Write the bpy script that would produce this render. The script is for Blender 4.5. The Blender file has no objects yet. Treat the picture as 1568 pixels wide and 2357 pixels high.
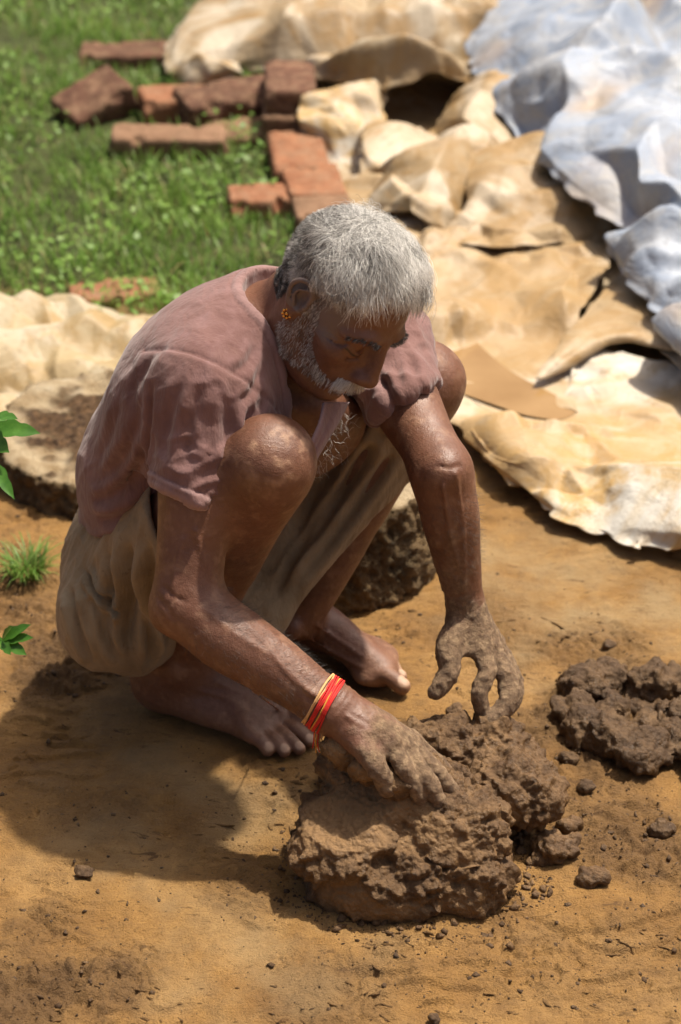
import bpy, math, os, time
import numpy as np
from mathutils import Vector, Matrix

SC = bpy.context.scene
T0 = time.time()
Q = 1.0          # voxel size factor of the modelled figures (1 = final)

# ------------------------------------------------------------------ camera
CAM_H, PITCH, FPX = 1.65, math.radians(31), 4994.0      # focal length in units of a 1568 x 2357 frame
cam_d = bpy.data.cameras.new('camera')
cam = bpy.data.objects.new('camera', cam_d)
SC.collection.objects.link(cam)
SC.camera = cam
cam.location = (0, 0, CAM_H)
cam.rotation_euler = (math.radians(90) - PITCH, 0, 0)
cam_d.sensor_fit = 'VERTICAL'
cam_d.sensor_height = 23.6
cam_d.lens = FPX / 2357.0 * 23.6
cam_d.clip_end = 500
cam_d.dof.use_dof = True
cam_d.dof.focus_distance = 2.44
cam_d.dof.aperture_fstop = 3.2
SC.render.resolution_x, SC.render.resolution_y = 681, 1024

# ------------------------------------------------------------------ sky, sun, exposure
SUN = Vector((0.34, 0.23, 1.0)).normalized()             # towards the sun
world = bpy.data.worlds.new('World')
SC.world = world
world.use_nodes = True
wn = world.node_tree.nodes
sky = wn.new('ShaderNodeTexSky')
sky.sky_type = 'NISHITA'
sky.sun_disc = False
sky.air_density = 0.6
sky.dust_density = 8.0
sky.ozone_density = 0.4
sky.sun_elevation = math.asin(SUN.z)
sky.sun_rotation = math.atan2(SUN.x, SUN.y)
bgn = wn['Background']
bgn.inputs['Strength'].default_value = 0.10
world.node_tree.links.new(sky.outputs[0], bgn.inputs['Color'])
sun_d = bpy.data.lights.new('sun', 'SUN')
sun_d.energy = 5.0
sun_d.angle = math.radians(1.6)
sun_d.color = (1.0, 0.92, 0.79)
sun = bpy.data.objects.new('sun', sun_d)
SC.collection.objects.link(sun)
sun.location = (2, 2, 6)
sun.rotation_euler = SUN.to_track_quat('Z', 'Y').to_euler()
SC.view_settings.view_transform = 'Standard'
SC.view_settings.look = 'None'
SC.view_settings.exposure = 0.38
SC.view_settings.gamma = 1.0
SC.view_settings.use_curve_mapping = False
SC.cycles.max_bounces = 6
SC.cycles.use_denoising = True

# ------------------------------------------------------------------ maths helpers
RNG = np.random.default_rng(7)
CF = np.array([0, math.cos(PITCH), -math.sin(PITCH)])
CU = np.array([0, math.sin(PITCH), math.cos(PITCH)])
CR = np.array([1.0, 0, 0])
def P(u, v, Z):
    """point at depth Z metres along the lens axis, for a position in the 1568 x 2357 frame"""
    return np.array([0, 0, CAM_H]) + Z * (CF + (u - 784) / FPX * CR + (1178.5 - v) / FPX * CU)
def G(u, v, z=0.0):
    """point on the level z"""
    d = CF + (u - 784) / FPX * CR + (1178.5 - v) / FPX * CU
    return np.array([0, 0, CAM_H]) + d * ((z - CAM_H) / d[2])
def V(*a): return np.array(a, float)
def nrm(v): v = np.asarray(v, float); return v / (np.linalg.norm(v) + 1e-12)

_perm = np.random.default_rng(3).permutation(256).astype(np.int32)
_perm = np.concatenate([_perm, _perm])
_gr = np.random.default_rng(5).normal(size=(256, 3)).astype(np.float32)
_gr /= np.linalg.norm(_gr, axis=1)[:, None]
def pn(p):
    """gradient noise, p (N,3) -> (N,) about -1..1"""
    p = np.asarray(p, np.float32)
    i = np.floor(p).astype(np.int32)
    f = p - i
    w = f * f * f * (f * (f * 6 - 15) + 10)
    i &= 255
    out = 0
    for dx in (0, 1):
        wx = w[:, 0] if dx else 1 - w[:, 0]
        a = _perm[(i[:, 0] + dx) & 255]
        for dy in (0, 1):
            wy = w[:, 1] if dy else 1 - w[:, 1]
            b = _perm[(a + i[:, 1] + dy) & 255]
            for dz in (0, 1):
                wz = w[:, 2] if dz else 1 - w[:, 2]
                g = _gr[_perm[(b + i[:, 2] + dz) & 255]]
                out = out + wx * wy * wz * (g[:, 0] * (f[:, 0] - dx) + g[:, 1] * (f[:, 1] - dy) + g[:, 2] * (f[:, 2] - dz))
    return out * 1.6
def fbm(p, oct=4, gain=0.5, lac=2.03):
    p = np.asarray(p, np.float32)
    s, a = 0, 1.0
    for k in range(oct):
        s = s + a * pn(p + 17.3 * k)
        p = p * lac
        a *= gain
    return s
def ridge(p, oct=4, gain=0.5):
    p = np.asarray(p, np.float32)
    s, a = 0, 1.0
    for k in range(oct):
        s = s + a * (1 - 2 * np.abs(pn(p + 11.7 * k)))
        p = p * 2.1
        a *= gain
    return s
def sstep(a, b, x):
    t = np.clip((x - a) / (b - a), 0, 1)
    return t * t * (3 - 2 * t)
def worley(p):
    """distance to the nearest of one jittered point per cell (3D)"""
    p = np.asarray(p, np.float32)
    i = np.floor(p).astype(np.int32)
    best = np.full(len(p), 9.0, np.float32)
    for dx in (-1, 0, 1):
        for dy in (-1, 0, 1):
            for dz in (-1, 0, 1):
                c = i + np.array([dx, dy, dz], np.int32)
                h = _perm[(_perm[(_perm[c[:, 0] & 255] + c[:, 1]) & 255] + c[:, 2]) & 255]
                q = c + 0.5 + 0.45 * _gr[h]
                best = np.minimum(best, ((p - q) ** 2).sum(1))
    return np.sqrt(best)

# ------------------------------------------------------------------ implicit modelling
def smin(a, b, k):
    if k <= 0: return np.minimum(a, b)
    h = np.maximum(k - np.abs(a - b), 0) / k
    return np.minimum(a, b) - h * h * k * 0.25
def axis(lo, hi, st): return np.arange(lo, hi + st, st, dtype=np.float32)
class Field:
    def __init__(s, lo, hi, st, fine=()):
        """fine: list of (axis, lo, hi, step)"""
        s.ax = []
        for a in range(3):
            pts = [lo[a]]
            while pts[-1] < hi[a]:
                h = st
                for (fa, flo, fhi, fs) in fine:
                    if fa == a and flo <= pts[-1] <= fhi: h = min(h, fs)
                pts.append(pts[-1] + h * Q)
            s.ax.append(np.array(pts, np.float32))
        s.D = np.full([len(a) for a in s.ax], 0.09, np.float32)
    def _sl(s, lo, hi):
        return tuple(slice(max(int(np.searchsorted(a, l)) - 1, 0), int(np.searchsorted(a, h)) + 1) for a, l, h in zip(s.ax, lo, hi))
    def op(s, fn, lo, hi, k, mode='add', m=0.03):
        mm = max(m, k)
        sl = s._sl(np.asarray(lo) - mm, np.asarray(hi) + mm)
        x, y, z = (a[q] for a, q in zip(s.ax, sl))
        if not (len(x) and len(y) and len(z)): return
        d = fn(x[:, None, None], y[None, :, None], z[None, None, :]).astype(np.float32)
        o = s.D[sl]
        if mode == 'add': s.D[sl] = smin(o, d, k)
        elif mode == 'sub': s.D[sl] = -smin(-o, d, k)
        elif mode == 'and': s.D[sl] = -smin(-o, -d, k)
    def cone(s, a, ra, b, rb, k=0.01, mode='add'):
        a, b = np.asarray(a, float), np.asarray(b, float)
        ab = b - a; L = ab @ ab + 1e-12
        def fn(x, y, z):
            t = np.clip(((x - a[0]) * ab[0] + (y - a[1]) * ab[1] + (z - a[2]) * ab[2]) / L, 0, 1)
            return np.sqrt((x - a[0] - t * ab[0]) ** 2 + (y - a[1] - t * ab[1]) ** 2 + (z - a[2] - t * ab[2]) ** 2) - (ra + (rb - ra) * t)
        r = max(ra, rb)
        s.op(fn, np.minimum(a, b) - r, np.maximum(a, b) + r, k, mode)
    def chain(s, pts, rad, k=0.01, mode='add'):
        p = np.asarray(pts, float); r = np.asarray(rad, float)
        def fn(x, y, z):
            best = None
            for i in range(len(p) - 1):
                a = p[i]; ab = p[i + 1] - a; L = ab @ ab + 1e-12
                t = np.clip(((x - a[0]) * ab[0] + (y - a[1]) * ab[1] + (z - a[2]) * ab[2]) / L, 0, 1)
                d = np.sqrt((x - a[0] - t * ab[0]) ** 2 + (y - a[1] - t * ab[1]) ** 2 + (z - a[2] - t * ab[2]) ** 2) - (r[i] + (r[i + 1] - r[i]) * t)
                best = d if best is None else np.minimum(best, d)
            return best
        s.op(fn, (p - r[:, None]).min(0), (p + r[:, None]).max(0), k, mode)
    def curve(s, pts, rad, k=0.01, n=4, mode='add'):
        """smooth tapered tube through the points"""
        p, r = spline(pts, n), spline([[q] for q in rad], n)[:, 0]
        s.chain(p, r, k, mode)
    def ell(s, c, r, M=None, k=0.01, mode='add'):
        c = np.asarray(c, float); r = np.asarray(r, float)
        M = np.eye(3) if M is None else np.asarray(M, float)
        def fn(x, y, z):
            q = [((x - c[0]) * M[0, i] + (y - c[1]) * M[1, i] + (z - c[2]) * M[2, i]) for i in range(3)]
            k0 = np.sqrt(sum((q[i] / r[i]) ** 2 for i in range(3)))
            k1 = np.sqrt(sum((q[i] / r[i] ** 2) ** 2 for i in range(3))) + 1e-9
            return k0 * (k0 - 1) / k1
        e = np.abs(M) @ r
        s.op(fn, c - e, c + e, k, mode)
    def tri(s, a, b, c, r, k=0.01, mode='add'):
        """rounded triangle plate of half thickness r"""
        a, b, c = (np.asarray(q, float) for q in (a, b, c))
        n = np.cross(b - a, c - a); n /= np.linalg.norm(n)
        def fn(x, y, z):
            X, Y, Z_ = np.broadcast_arrays(x, y, z)
            p = np.stack([X, Y, Z_], -1).astype(np.float32)
            best = None; ins = True
            for p0, p1 in ((a, b), (b, c), (c, a)):
                e = p1 - p0
                t = np.clip(((p - p0) @ e) / (e @ e), 0, 1)
                dd = ((p - p0 - t[..., None] * e) ** 2).sum(-1)
                best = dd if best is None else np.minimum(best, dd)
                ins = ins & (((p - p0) @ np.cross(n, e)) >= 0)
            pl = (p - a) @ n
            return np.sqrt(np.where(ins, pl * pl, best)) - r
        st = np.stack([a, b, c])
        s.op(fn, st.min(0) - r, st.max(0) + r, k, mode)
    def halfspace(s, pt, n, lo, hi, k=0.004, mode='sub'):
        """mode sub removes the side n points to, inside the box"""
        pt = np.asarray(pt, float); n = nrm(n)
        s.op(lambda x, y, z: -((x - pt[0]) * n[0] + (y - pt[1]) * n[1] + (z - pt[2]) * n[2]), lo, hi, k, mode, m=0)
    def mesh(s, smooth=1):
        D, (xs, ys, zs) = s.D, s.ax
        S = D < 0
        n = np.zeros([d - 1 for d in D.shape], np.int8)
        for i in (0, 1):
            for j in (0, 1):
                for k in (0, 1):
                    n += S[i:S.shape[0] - 1 + i, j:S.shape[1] - 1 + j, k:S.shape[2] - 1 + k]
        ijk = np.argwhere((n > 0) & (n < 8))
        idx = np.full(n.shape, -1, np.int32)
        idx[ijk[:, 0], ijk[:, 1], ijk[:, 2]] = np.arange(len(ijk))
        acc = np.zeros((len(ijk), 3)); cnt = np.zeros(len(ijk))
        cor = [(i, j, k) for i in (0, 1) for j in (0, 1) for k in (0, 1)]
        vals = {c: D[ijk[:, 0] + c[0], ijk[:, 1] + c[1], ijk[:, 2] + c[2]] for c in cor}
        pos = {c: np.stack([xs[ijk[:, 0] + c[0]], ys[ijk[:, 1] + c[1]], zs[ijk[:, 2] + c[2]]], 1) for c in cor}
        for c in cor:
            for a in range(3):
                if c[a]: continue
                e = list(c); e[a] = 1; e = tuple(e)
                da, db = vals[c], vals[e]
                m = (da < 0) != (db < 0)
                t = (da[m] / (da[m] - db[m]))[:, None]
                acc[m] += pos[c][m] * (1 - t) + pos[e][m] * t
                cnt[m] += 1
        v = acc / cnt[:, None]
        faces = []
        for a in range(3):
            b, c = (a + 1) % 3, (a + 2) % 3
            A = np.moveaxis(S, (a, b, c), (0, 1, 2)); I = np.moveaxis(idx, (a, b, c), (0, 1, 2))
            x = A[:-1, 1:-1, 1:-1] != A[1:, 1:-1, 1:-1]
            w = np.argwhere(x)
            i, j, k = w[:, 0], w[:, 1], w[:, 2]
            q = np.stack([I[i, j, k], I[i, j + 1, k], I[i, j + 1, k + 1], I[i, j, k + 1]], 1)
            flip = ~A[i, j + 1, k + 1]
            q[flip] = q[flip][:, ::-1]
            faces.append(q)
        f = np.concatenate(faces)
        for _ in range(smooth): v = relax(v, f, 0.5)
        return v.astype(np.float32), f
def relax(v, f, w=0.5):
    acc = np.zeros_like(v); cnt = np.zeros(len(v))
    m = f.shape[1]
    for a in range(m):
        i, j = f[:, a], f[:, (a + 1) % m]
        for d in range(3):
            acc[:, d] += np.bincount(i, v[j, d], len(v)) + np.bincount(j, v[i, d], len(v))
        cnt += np.bincount(i, minlength=len(v)) + np.bincount(j, minlength=len(v))
    return v * (1 - w) + w * acc / np.maximum(cnt, 1)[:, None]
def vnormals(v, f):
    if f.shape[1] == 4: n = np.cross(v[f[:, 2]] - v[f[:, 0]], v[f[:, 3]] - v[f[:, 1]])
    else: n = np.cross(v[f[:, 1]] - v[f[:, 0]], v[f[:, 2]] - v[f[:, 0]])
    o = np.zeros_like(v)
    for a in range(f.shape[1]):
        for d in range(3): o[:, d] += np.bincount(f[:, a], n[:, d], len(v))
    return o / (np.linalg.norm(o, axis=1)[:, None] + 1e-12)
def spline(pts, n=6):
    """Catmull-Rom through the points"""
    p = np.asarray(pts, float)
    q = np.concatenate([[2 * p[0] - p[1]], p, [2 * p[-1] - p[-2]]])
    out = []
    for i in range(1, len(q) - 2):
        for t in np.arange(n) / n:
            a, b, c, d = q[i - 1], q[i], q[i + 1], q[i + 2]
            out.append(0.5 * (2 * b + (c - a) * t + (2 * a - 5 * b + 4 * c - d) * t * t + (3 * b - a - 3 * c + d) * t ** 3))
    out.append(p[-1])
    return np.array(out)

# ------------------------------------------------------------------ scene helpers
def link(o, parent=None):
    SC.collection.objects.link(o)
    if parent is not None: o.parent = parent
    return o
def tag(o, label=None, cat=None, group=None, kind=None):
    for k, x in (('label', label), ('category', cat), ('group', group), ('kind', kind)):
        if x: o[k] = x
    return o
def mesh_obj(name, v, f, mat=None, parent=None, smooth=True, attrs=None, origin=None):
    v = np.asarray(v, np.float32)
    if origin is not None: v = v - np.asarray(origin, np.float32)
    me = bpy.data.meshes.new(name)
    if isinstance(f, np.ndarray):
        k = f.shape[1]
        me.vertices.add(len(v)); me.vertices.foreach_set('co', v.ravel())
        me.loops.add(f.size); me.loops.foreach_set('vertex_index', f.ravel().astype(np.int32))
        me.polygons.add(len(f))
        me.polygons.foreach_set('loop_start', np.arange(0, f.size, k, dtype=np.int32))
        me.polygons.foreach_set('loop_total', np.full(len(f), k, np.int32))
        me.update(calc_edges=True)
    else:
        me.from_pydata([tuple(map(float, q)) for q in v], [], [tuple(map(int, q)) for q in f])
        me.update()
    if smooth: me.polygons.foreach_set('use_smooth', np.ones(len(me.polygons), bool))
    for an, av in (attrs or {}).items():
        at = me.attributes.new(an, 'FLOAT', 'POINT')
        at.data.foreach_set('value', np.asarray(av, np.float32))
    if mat: me.materials.append(mat)
    o = bpy.data.objects.new(name, me)
    if origin is not None: o.location = origin
    link(o)
    if parent is not None:
        o.parent = parent
        o.matrix_parent_inverse = Matrix.Translation(-Vector(parent.location))
    return o
def empty(name, loc):
    o = bpy.data.objects.new(name, None)
    o.location = loc
    o.empty_display_size = 0.1
    return link(o)

# ------------------------------------------------------------------ materials
class Mat:
    """small node graph builder"""
    def __init__(s, name):
        s.m = bpy.data.materials.new(name)
        s.m.use_nodes = True
        s.t = s.m.node_tree; s.n = s.t.nodes
        s.b = s.n['Principled BSDF']
        s.tc = s.n.new('ShaderNodeTexCoord')
        s.co = s.n.new('ShaderNodeNewGeometry').outputs['Position']
    def L(s, a, b): s.t.links.new(a, b)
    def put(s, sock, x):
        if x is None: return
        if hasattr(x, 'is_output'): s.L(x, sock)
        elif isinstance(x, (tuple, list)) and len(x) == 3 and sock.type == 'RGBA': sock.default_value = (*x, 1)
        else: sock.default_value = x
    def noise(s, scale, detail=4, rough=0.55, dist=0, co=None, stretch=None, w=None):
        n = s.n.new('ShaderNodeTexNoise')
        c = co or s.co
        if stretch:
            mp = s.n.new('ShaderNodeMapping'); mp.inputs['Scale'].default_value = stretch
            if w: mp.inputs['Rotation'].default_value = w
            s.L(c, mp.inputs[0]); c = mp.outputs[0]
        s.L(c, n.inputs['Vector'])
        n.inputs['Scale'].default_value = scale; n.inputs['Detail'].default_value = detail
        n.inputs['Roughness'].default_value = rough; n.inputs['Distortion'].default_value = dist
        return n.outputs['Fac']
    def voro(s, scale, feature='F1', co=None, rnd=1):
        n = s.n.new('ShaderNodeTexVoronoi'); n.feature = feature
        s.L(co or s.co, n.inputs['Vector']); n.inputs['Scale'].default_value = scale
        n.inputs['Randomness'].default_value = rnd
        return n.outputs['Distance']
    def ramp(s, x, stops, smooth=False):
        r = s.n.new('ShaderNodeValToRGB'); e = r.color_ramp.elements
        if smooth: r.color_ramp.interpolation = 'EASE'
        while len(e) < len(stops): e.new(0.5)
        for q, (p, c) in zip(e, stops):
            q.position = p; q.color = (*c, 1) if isinstance(c, tuple) else (c, c, c, 1)
        s.put(r.inputs[0], x)
        return r.outputs[0]
    def mix(s, f, a, b, mode='MIX'):
        n = s.n.new('ShaderNodeMix'); n.data_type = 'RGBA'; n.blend_type = mode
        s.put(n.inputs[0], f); s.put(n.inputs[6], a); s.put(n.inputs[7], b)
        return n.outputs[2]
    def math(s, op, a, b=None, c=None):
        n = s.n.new('ShaderNodeMath'); n.operation = op
        s.put(n.inputs[0], a)
        if b is not None: s.put(n.inputs[1], b)
        if c is not None: s.put(n.inputs[2], c)
        return n.outputs[0]
    def attr(s, name):
        n = s.n.new('ShaderNodeAttribute'); n.attribute_name = name
        return n.outputs['Fac']
    def bump(s, h, strength=0.5, dist=0.01, prev=None):
        n = s.n.new('ShaderNodeBump'); n.inputs['Strength'].default_value = strength
        n.inputs['Distance'].default_value = dist
        s.put(n.inputs['Height'], h)
        if prev is not None: s.L(prev, n.inputs['Normal'])
        return n.outputs[0]
    def done(s, color=None, rough=None, normal=None, **kw):
        s.put(s.b.inputs['Base Color'], color); s.put(s.b.inputs['Roughness'], rough)
        if normal is not None: s.L(normal, s.b.inputs['Normal'])
        for k, x in kw.items(): s.put(s.b.inputs[k.replace('_', ' ')], x)
        return s.m
# ================================================================== ground
def gcoords(lo, hi, st, far_lo, far_hi, grow=1.16):
    a = list(np.arange(lo, hi, st)); h = st
    while a[-1] < far_hi: h *= grow; a.append(a[-1] + h)
    h = st
    while a[0] > far_lo: h *= grow; a.insert(0, a[0] - h)
    return np.array(a)
FEET = [(G(322, 1612), G(722, 1702)), (G(600, 1478), G(925, 1572))]
def feet_mask(v):
    m_ = np.ones(len(v))
    for a, b in FEET:
        m_ = np.minimum(m_, sstep(.035, .085, seg_d2(v, a, b)))
    return m_
def seg_d2(v, a, b):
    a, b = np.asarray(a)[:2], np.asarray(b)[:2]; ab = b - a
    t = np.clip((v[:, :2] - a) @ ab / (ab @ ab), 0, 1)
    return np.linalg.norm(v[:, :2] - a - t[:, None] * ab, axis=1)
# patches of churned earth: (u, v, radius m, weight)
CHURN = [(150, 1520, .09, 1.), (60, 1420, .07, .7), (230, 1500, .06, .9), (60, 2290, .10, 1.), (230, 2260, .07, .8), (90, 2130, .05, .6), (1250, 1850, .10, .6), (1420, 1660, .16, .9), (1450, 1930, .10, .8), (1360, 1500, .10, .6), (560, 2070, .06, .45),
         (830, 1560, .06, .7), (900, 2220, .05, .4), (1200, 2200, .10, .35), (40, 1350, .08, .5), (780, 2300, .08, .5), (1500, 2200, .12, .35), (1100, 1420, .09, .45), (210, 1880, .06, .4), (640, 1840, .05, .3)]
SMOOTH = [(1340, 1380, .22, 1.), (1180, 1250, .16, .8), (330, 1850, .14, .7), (560, 1880, .12, .7), (600, 2210, .16, .6)]
def zone(v, lst, seed):
    o = np.zeros(len(v))
    j = .45 * fbm(np.c_[v[:, :2] * 11, np.full(len(v), seed)], 3)
    for u_, v_, r, w in lst:
        g = G(u_, v_)
        o = np.maximum(o, w * sstep(1.25, .35, np.linalg.norm(v[:, :2] - g[:2], axis=1) / r + j))
    return o
def ground_h(v):
    v = np.asarray(v, float)
    z0 = np.zeros(len(v))
    q = np.c_[v[:, :2], z0]
    ch = zone(v, CHURN, 2.); sm = zone(v, SMOOTH, 5.)
    h = .0060 * pn(q * 5) + .0042 * pn(q * 13 + 3) + .0018 * pn(q * 34 + 5) + .0010 * pn(q * V(70, 140, 1) + 9)
    # dragged, flaking crust: little steps across the drag direction
    w = q * V(9, 26, 1) + .8 * np.c_[pn(q * 9), pn(q * 9 + 7), z0]
    t = fbm(w + 40, 3)
    st = .0062 * sstep(.20, .22, t) - .0048 * sstep(-.30, -.28, t) + .0040 * sstep(.55, .57, t)
    pm = sstep(-.15, .25, pn(q * 7 + 21))
    h += st * pm * (1 - .7 * sm)
    # crumbs pressed in and pits
    wy = worley(q * 105)
    h += (ch * .8 + .10 * (1 - sm)) * .0034 * np.clip(.62 - wy, 0, 1) / .6 * (pn(q * 22 + 2) > -.15)
    h += ch * (.0075 * fbm(q * 42, 4, .6) + .0045 * ridge(q * 75, 3))
    ck = np.abs(pn(q * V(16, 30, 1) + 60) + .35 * pn(q * 60))
    h -= .0055 * sstep(.030, .008, ck) * sstep(.15, .45, pn(q * 8 + 71)) * (1 - .6 * sm)
    pits = worley(q * 17 + 4)
    h -= .0030 * sstep(.22, .08, pits) * (1 - sm)
    h += .00035 * fbm(q * 240, 2)
    hh = h * feet_mask(v)
    return hh - .0025, ch, sm
gx = gcoords(-.62, .64, .0026, -60, 60); gy = gcoords(1.62, 2.95, .0029, -30, 120)
GX, GY = np.meshgrid(gx, gy, indexing='ij')
gv = np.c_[GX.ravel(), GY.ravel(), np.zeros(GX.size)]
near = (np.abs(gv[:, 0]) < 1.6) & (gv[:, 1] > 1.2) & (gv[:, 1] < 4.2)
gch = np.zeros(len(gv)); gsm = np.zeros(len(gv))
a_, b_, c_ = ground_h(gv[near])
gv[near, 2] = a_; gch[near] = b_; gsm[near] = c_
gv[~near, 2] = -.004
ni, nj = len(gx), len(gy)
ii, jj = np.meshgrid(np.arange(ni - 1), np.arange(nj - 1), indexing='ij')
gf = np.stack([ii * nj + jj, (ii + 1) * nj + jj, (ii + 1) * nj + jj + 1, ii * nj + jj + 1], -1).reshape(-1, 4)
grassy = sstep(3.25, 3.5, gv[:, 1] + .15 * gv[:, 0])
m = Mat('ochre soil')
s1 = m.noise(5, 6, .62); s2 = m.noise(38, 6, .65); s3 = m.noise(420, 4, .7)
c = m.ramp(s1, [(.30, (.255, .128, .036)), (.5, (.390, .212, .064)), (.72, (.475, .285, .108))])
c = m.mix(m.ramp(s2, [(.42, 0), (.68, .6)]), c, (.205, .112, .042))
c = m.mix(m.math('MULTIPLY', m.ramp(s3, [(.5, 0), (.66, 1)]), .40), c, (.150, .080, .029))
c = m.mix(m.math('MULTIPLY', m.attr('smooth'), m.ramp(m.noise(9, 4), [(.38, 0), (.62, .75)])), c, (.40, .285, .145))
c = m.mix(m.math('MULTIPLY', m.attr('churn'), .8), c, (.115, .064, .028))
dk = m.ramp(m.noise(24, 6, .65, .8, stretch=(1, 2.8, 1)), [(.60, 0), (.66, 1)])  # dark streaks: shade of the flaking crust's relief, painted into the soil colour
c = m.mix(m.math('MULTIPLY', dk, m.ramp(m.noise(7, 3), [(.40, 0), (.55, .85)])), c, (.125, .066, .025))
c = m.mix(m.attr('grassy'), c, m.ramp(m.noise(14, 6, .7), [(.35, (.045, .050, .014)), (.55, (.075, .090, .022)), (.72, (.14, .11, .05))]))
sp = m.ramp(m.voro(150), [(.05, 1), (.11, 0)])
c = m.mix(m.math('MULTIPLY', sp, m.ramp(m.noise(20, 3), [(.45, 0), (.6, .8)])), c, (.10, .055, .028))
rg = m.ramp(m.noise(11, 4), [(.35, .60), (.65, .9)])
bp = m.bump(m.math('ADD', s3, m.math('MULTIPLY', s2, 1.4)), .9, .007)
bp = m.bump(m.ramp(m.noise(26, 5, .6, .5, stretch=(1, 2.6, 1)), [(.44, 0), (.47, 1), (.56, 1), (.60, .3)]), .5, .004, bp)
bp = m.bump(m.noise(1100, 3, .6), .35, .0012, bp)
SOIL = m.done(c, rg, bp, Specular_IOR_Level=.3)
ground = mesh_obj('ground', gv, gf, SOIL, attrs={'churn': gch, 'smooth': gsm, 'grassy': grassy})
tag(ground, kind='structure')
print('ground', round(time.time() - T0, 1), len(gv))

# ================================================================== clay
def clay_material(name, dark=1.0):
    m = Mat(name)
    n1, n2, n3 = m.noise(16, 5, .6), m.noise(85, 6, .7), m.noise(380, 4, .7)
    k = dark
    c = m.ramp(n1, [(.3, (.066 * k, .033 * k, .012 * k)), (.5, (.125 * k, .067 * k, .026 * k)), (.72, (.205 * k, .117 * k, .048 * k))])
    c = m.mix(m.ramp(n2, [(.45, 0), (.75, .6)]), c, (.26 * k, .155 * k, .07 * k))
    c = m.mix(m.ramp(m.noise(30, 4, .6), [(.48, 0), (.62, .65)]), c, (.070 * k, .036 * k, .015 * k))
    c = m.mix(m.ramp(n3, [(.52, 0), (.7, .4)]), c, (.060 * k, .032 * k, .014 * k))
    c = m.mix(m.math('MULTIPLY', m.attr('flat'), .8), c, (.25 * k, .145 * k, .062 * k))
    bp = m.bump(m.math('ADD', n2, m.math('MULTIPLY', n3, .45)), .7, .007)
    bp = m.bump(m.math('MULTIPLY', m.voro(170), -1), .4, .005, bp)
    return m.done(c, m.ramp(m.noise(60, 4), [(.38, .34), (.62, .75)]), bp, Specular_IOR_Level=.38)
CLAY = clay_material('wet clay'); CLAY2 = clay_material('damp clay', .7)
def crumble(v, f, amp=1.0, flat=None, seed=0.):
    """turn a smooth lump into torn, crumbly clay"""
    n = vnormals(v, f)
    fl = np.zeros(len(v)) if flat is None else flat
    wq = worley(v * 78 + seed); wq2 = worley(v * 170 + seed)
    d = .008 * fbm(v * 24 + seed, 3) + .0050 * fbm(v * 62 + seed, 3, .6)
    d += (1 - fl) * sstep(-.35, .25, pn(v * 30 + seed + 5)) * (.0125 * np.clip(.75 - wq, 0, 1) + .0045 * np.clip(.7 - wq2, 0, 1) + .0020 * ridge(v * 120 + seed, 2))
    d = d * (1 - .72 * fl) + fl * .0018 * fbm(v * 130, 3)
    return v + n * (amp * d)[:, None].astype(np.float32)
M_ = Field((-.10, 1.78, -.012), (.36, 2.20, .20), .0021)
def tilt(rx, ry, rz=0): return np.array((Matrix.Rotation(rz, 3, 'Z') @ Matrix.Rotation(ry, 3, 'Y') @ Matrix.Rotation(rx, 3, 'X')))
M_.ell((.066, 1.946, .018), (.114, .099, .072), tilt(.05, .03), .004)                   # bottom layer
M_.ell((.135, 1.902, .026), (.058, .050, .040), tilt(.35, .15, -.3), .003)
M_.ell((.012, 1.930, .060), (.066, .066, .050), tilt(.25, -.15), .003)                  # left ledge
M_.ell((.128, 1.930, .074), (.062, .056, .040), tilt(.45, .3, -.2), .003)               # right lobe
M_.ell((.056, 1.968, .088), (.070, .066, .056), tilt(.55, -.25), .004)                  # pressed top
M_.ell((.020, 1.992, .108), (.040, .040, .036), tilt(.3, -.3), .008)
M_.ell((.098, 1.990, .092), (.052, .036, .032), tilt(.3, .35), .006)
M_.ell((.165, 2.055, .044), (.088, .056, .046), tilt(.1, -.1), .010)                  # behind
M_.ell((.205, 2.005, .062), (.052, .040, .034), tilt(.2, .2), .008)
M_.ell((.130, 2.072, .080), (.042, .034, .030), None, .010)
M_.ell((.185, 2.085, .076), (.036, .028, .028), None, .010)
M_.ell((.092, 2.062, .078), (.026, .028, .036), None, .010)
# the pressed face is cut flat
M_.op(lambda x, y, z: -((x - .045) * -.28 + (y - 1.915) * -.42 + (z - .108) * .86), (-.05, 1.86, .09), (.100, 1.985, .17), .004, 'sub', m=0)
# clay heaped round the pressing hand
for (u_, v_, z_), r_ in (((800, 1722, 2.452), (.030, .020, .020)), ((845, 1768, 2.432), (.018, .016, .015)), ((915, 1800, 2.430), (.012, .012, .012)), ((985, 1856, 2.447), (.020, .013, .012)), ((1030, 1866, 2.455), (.020, .014, .013)), ((1062, 1838, 2.475), (.018, .014, .012))):
    M_.ell(P(u_, v_, z_), r_, tilt(.3, .2), .006)
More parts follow.
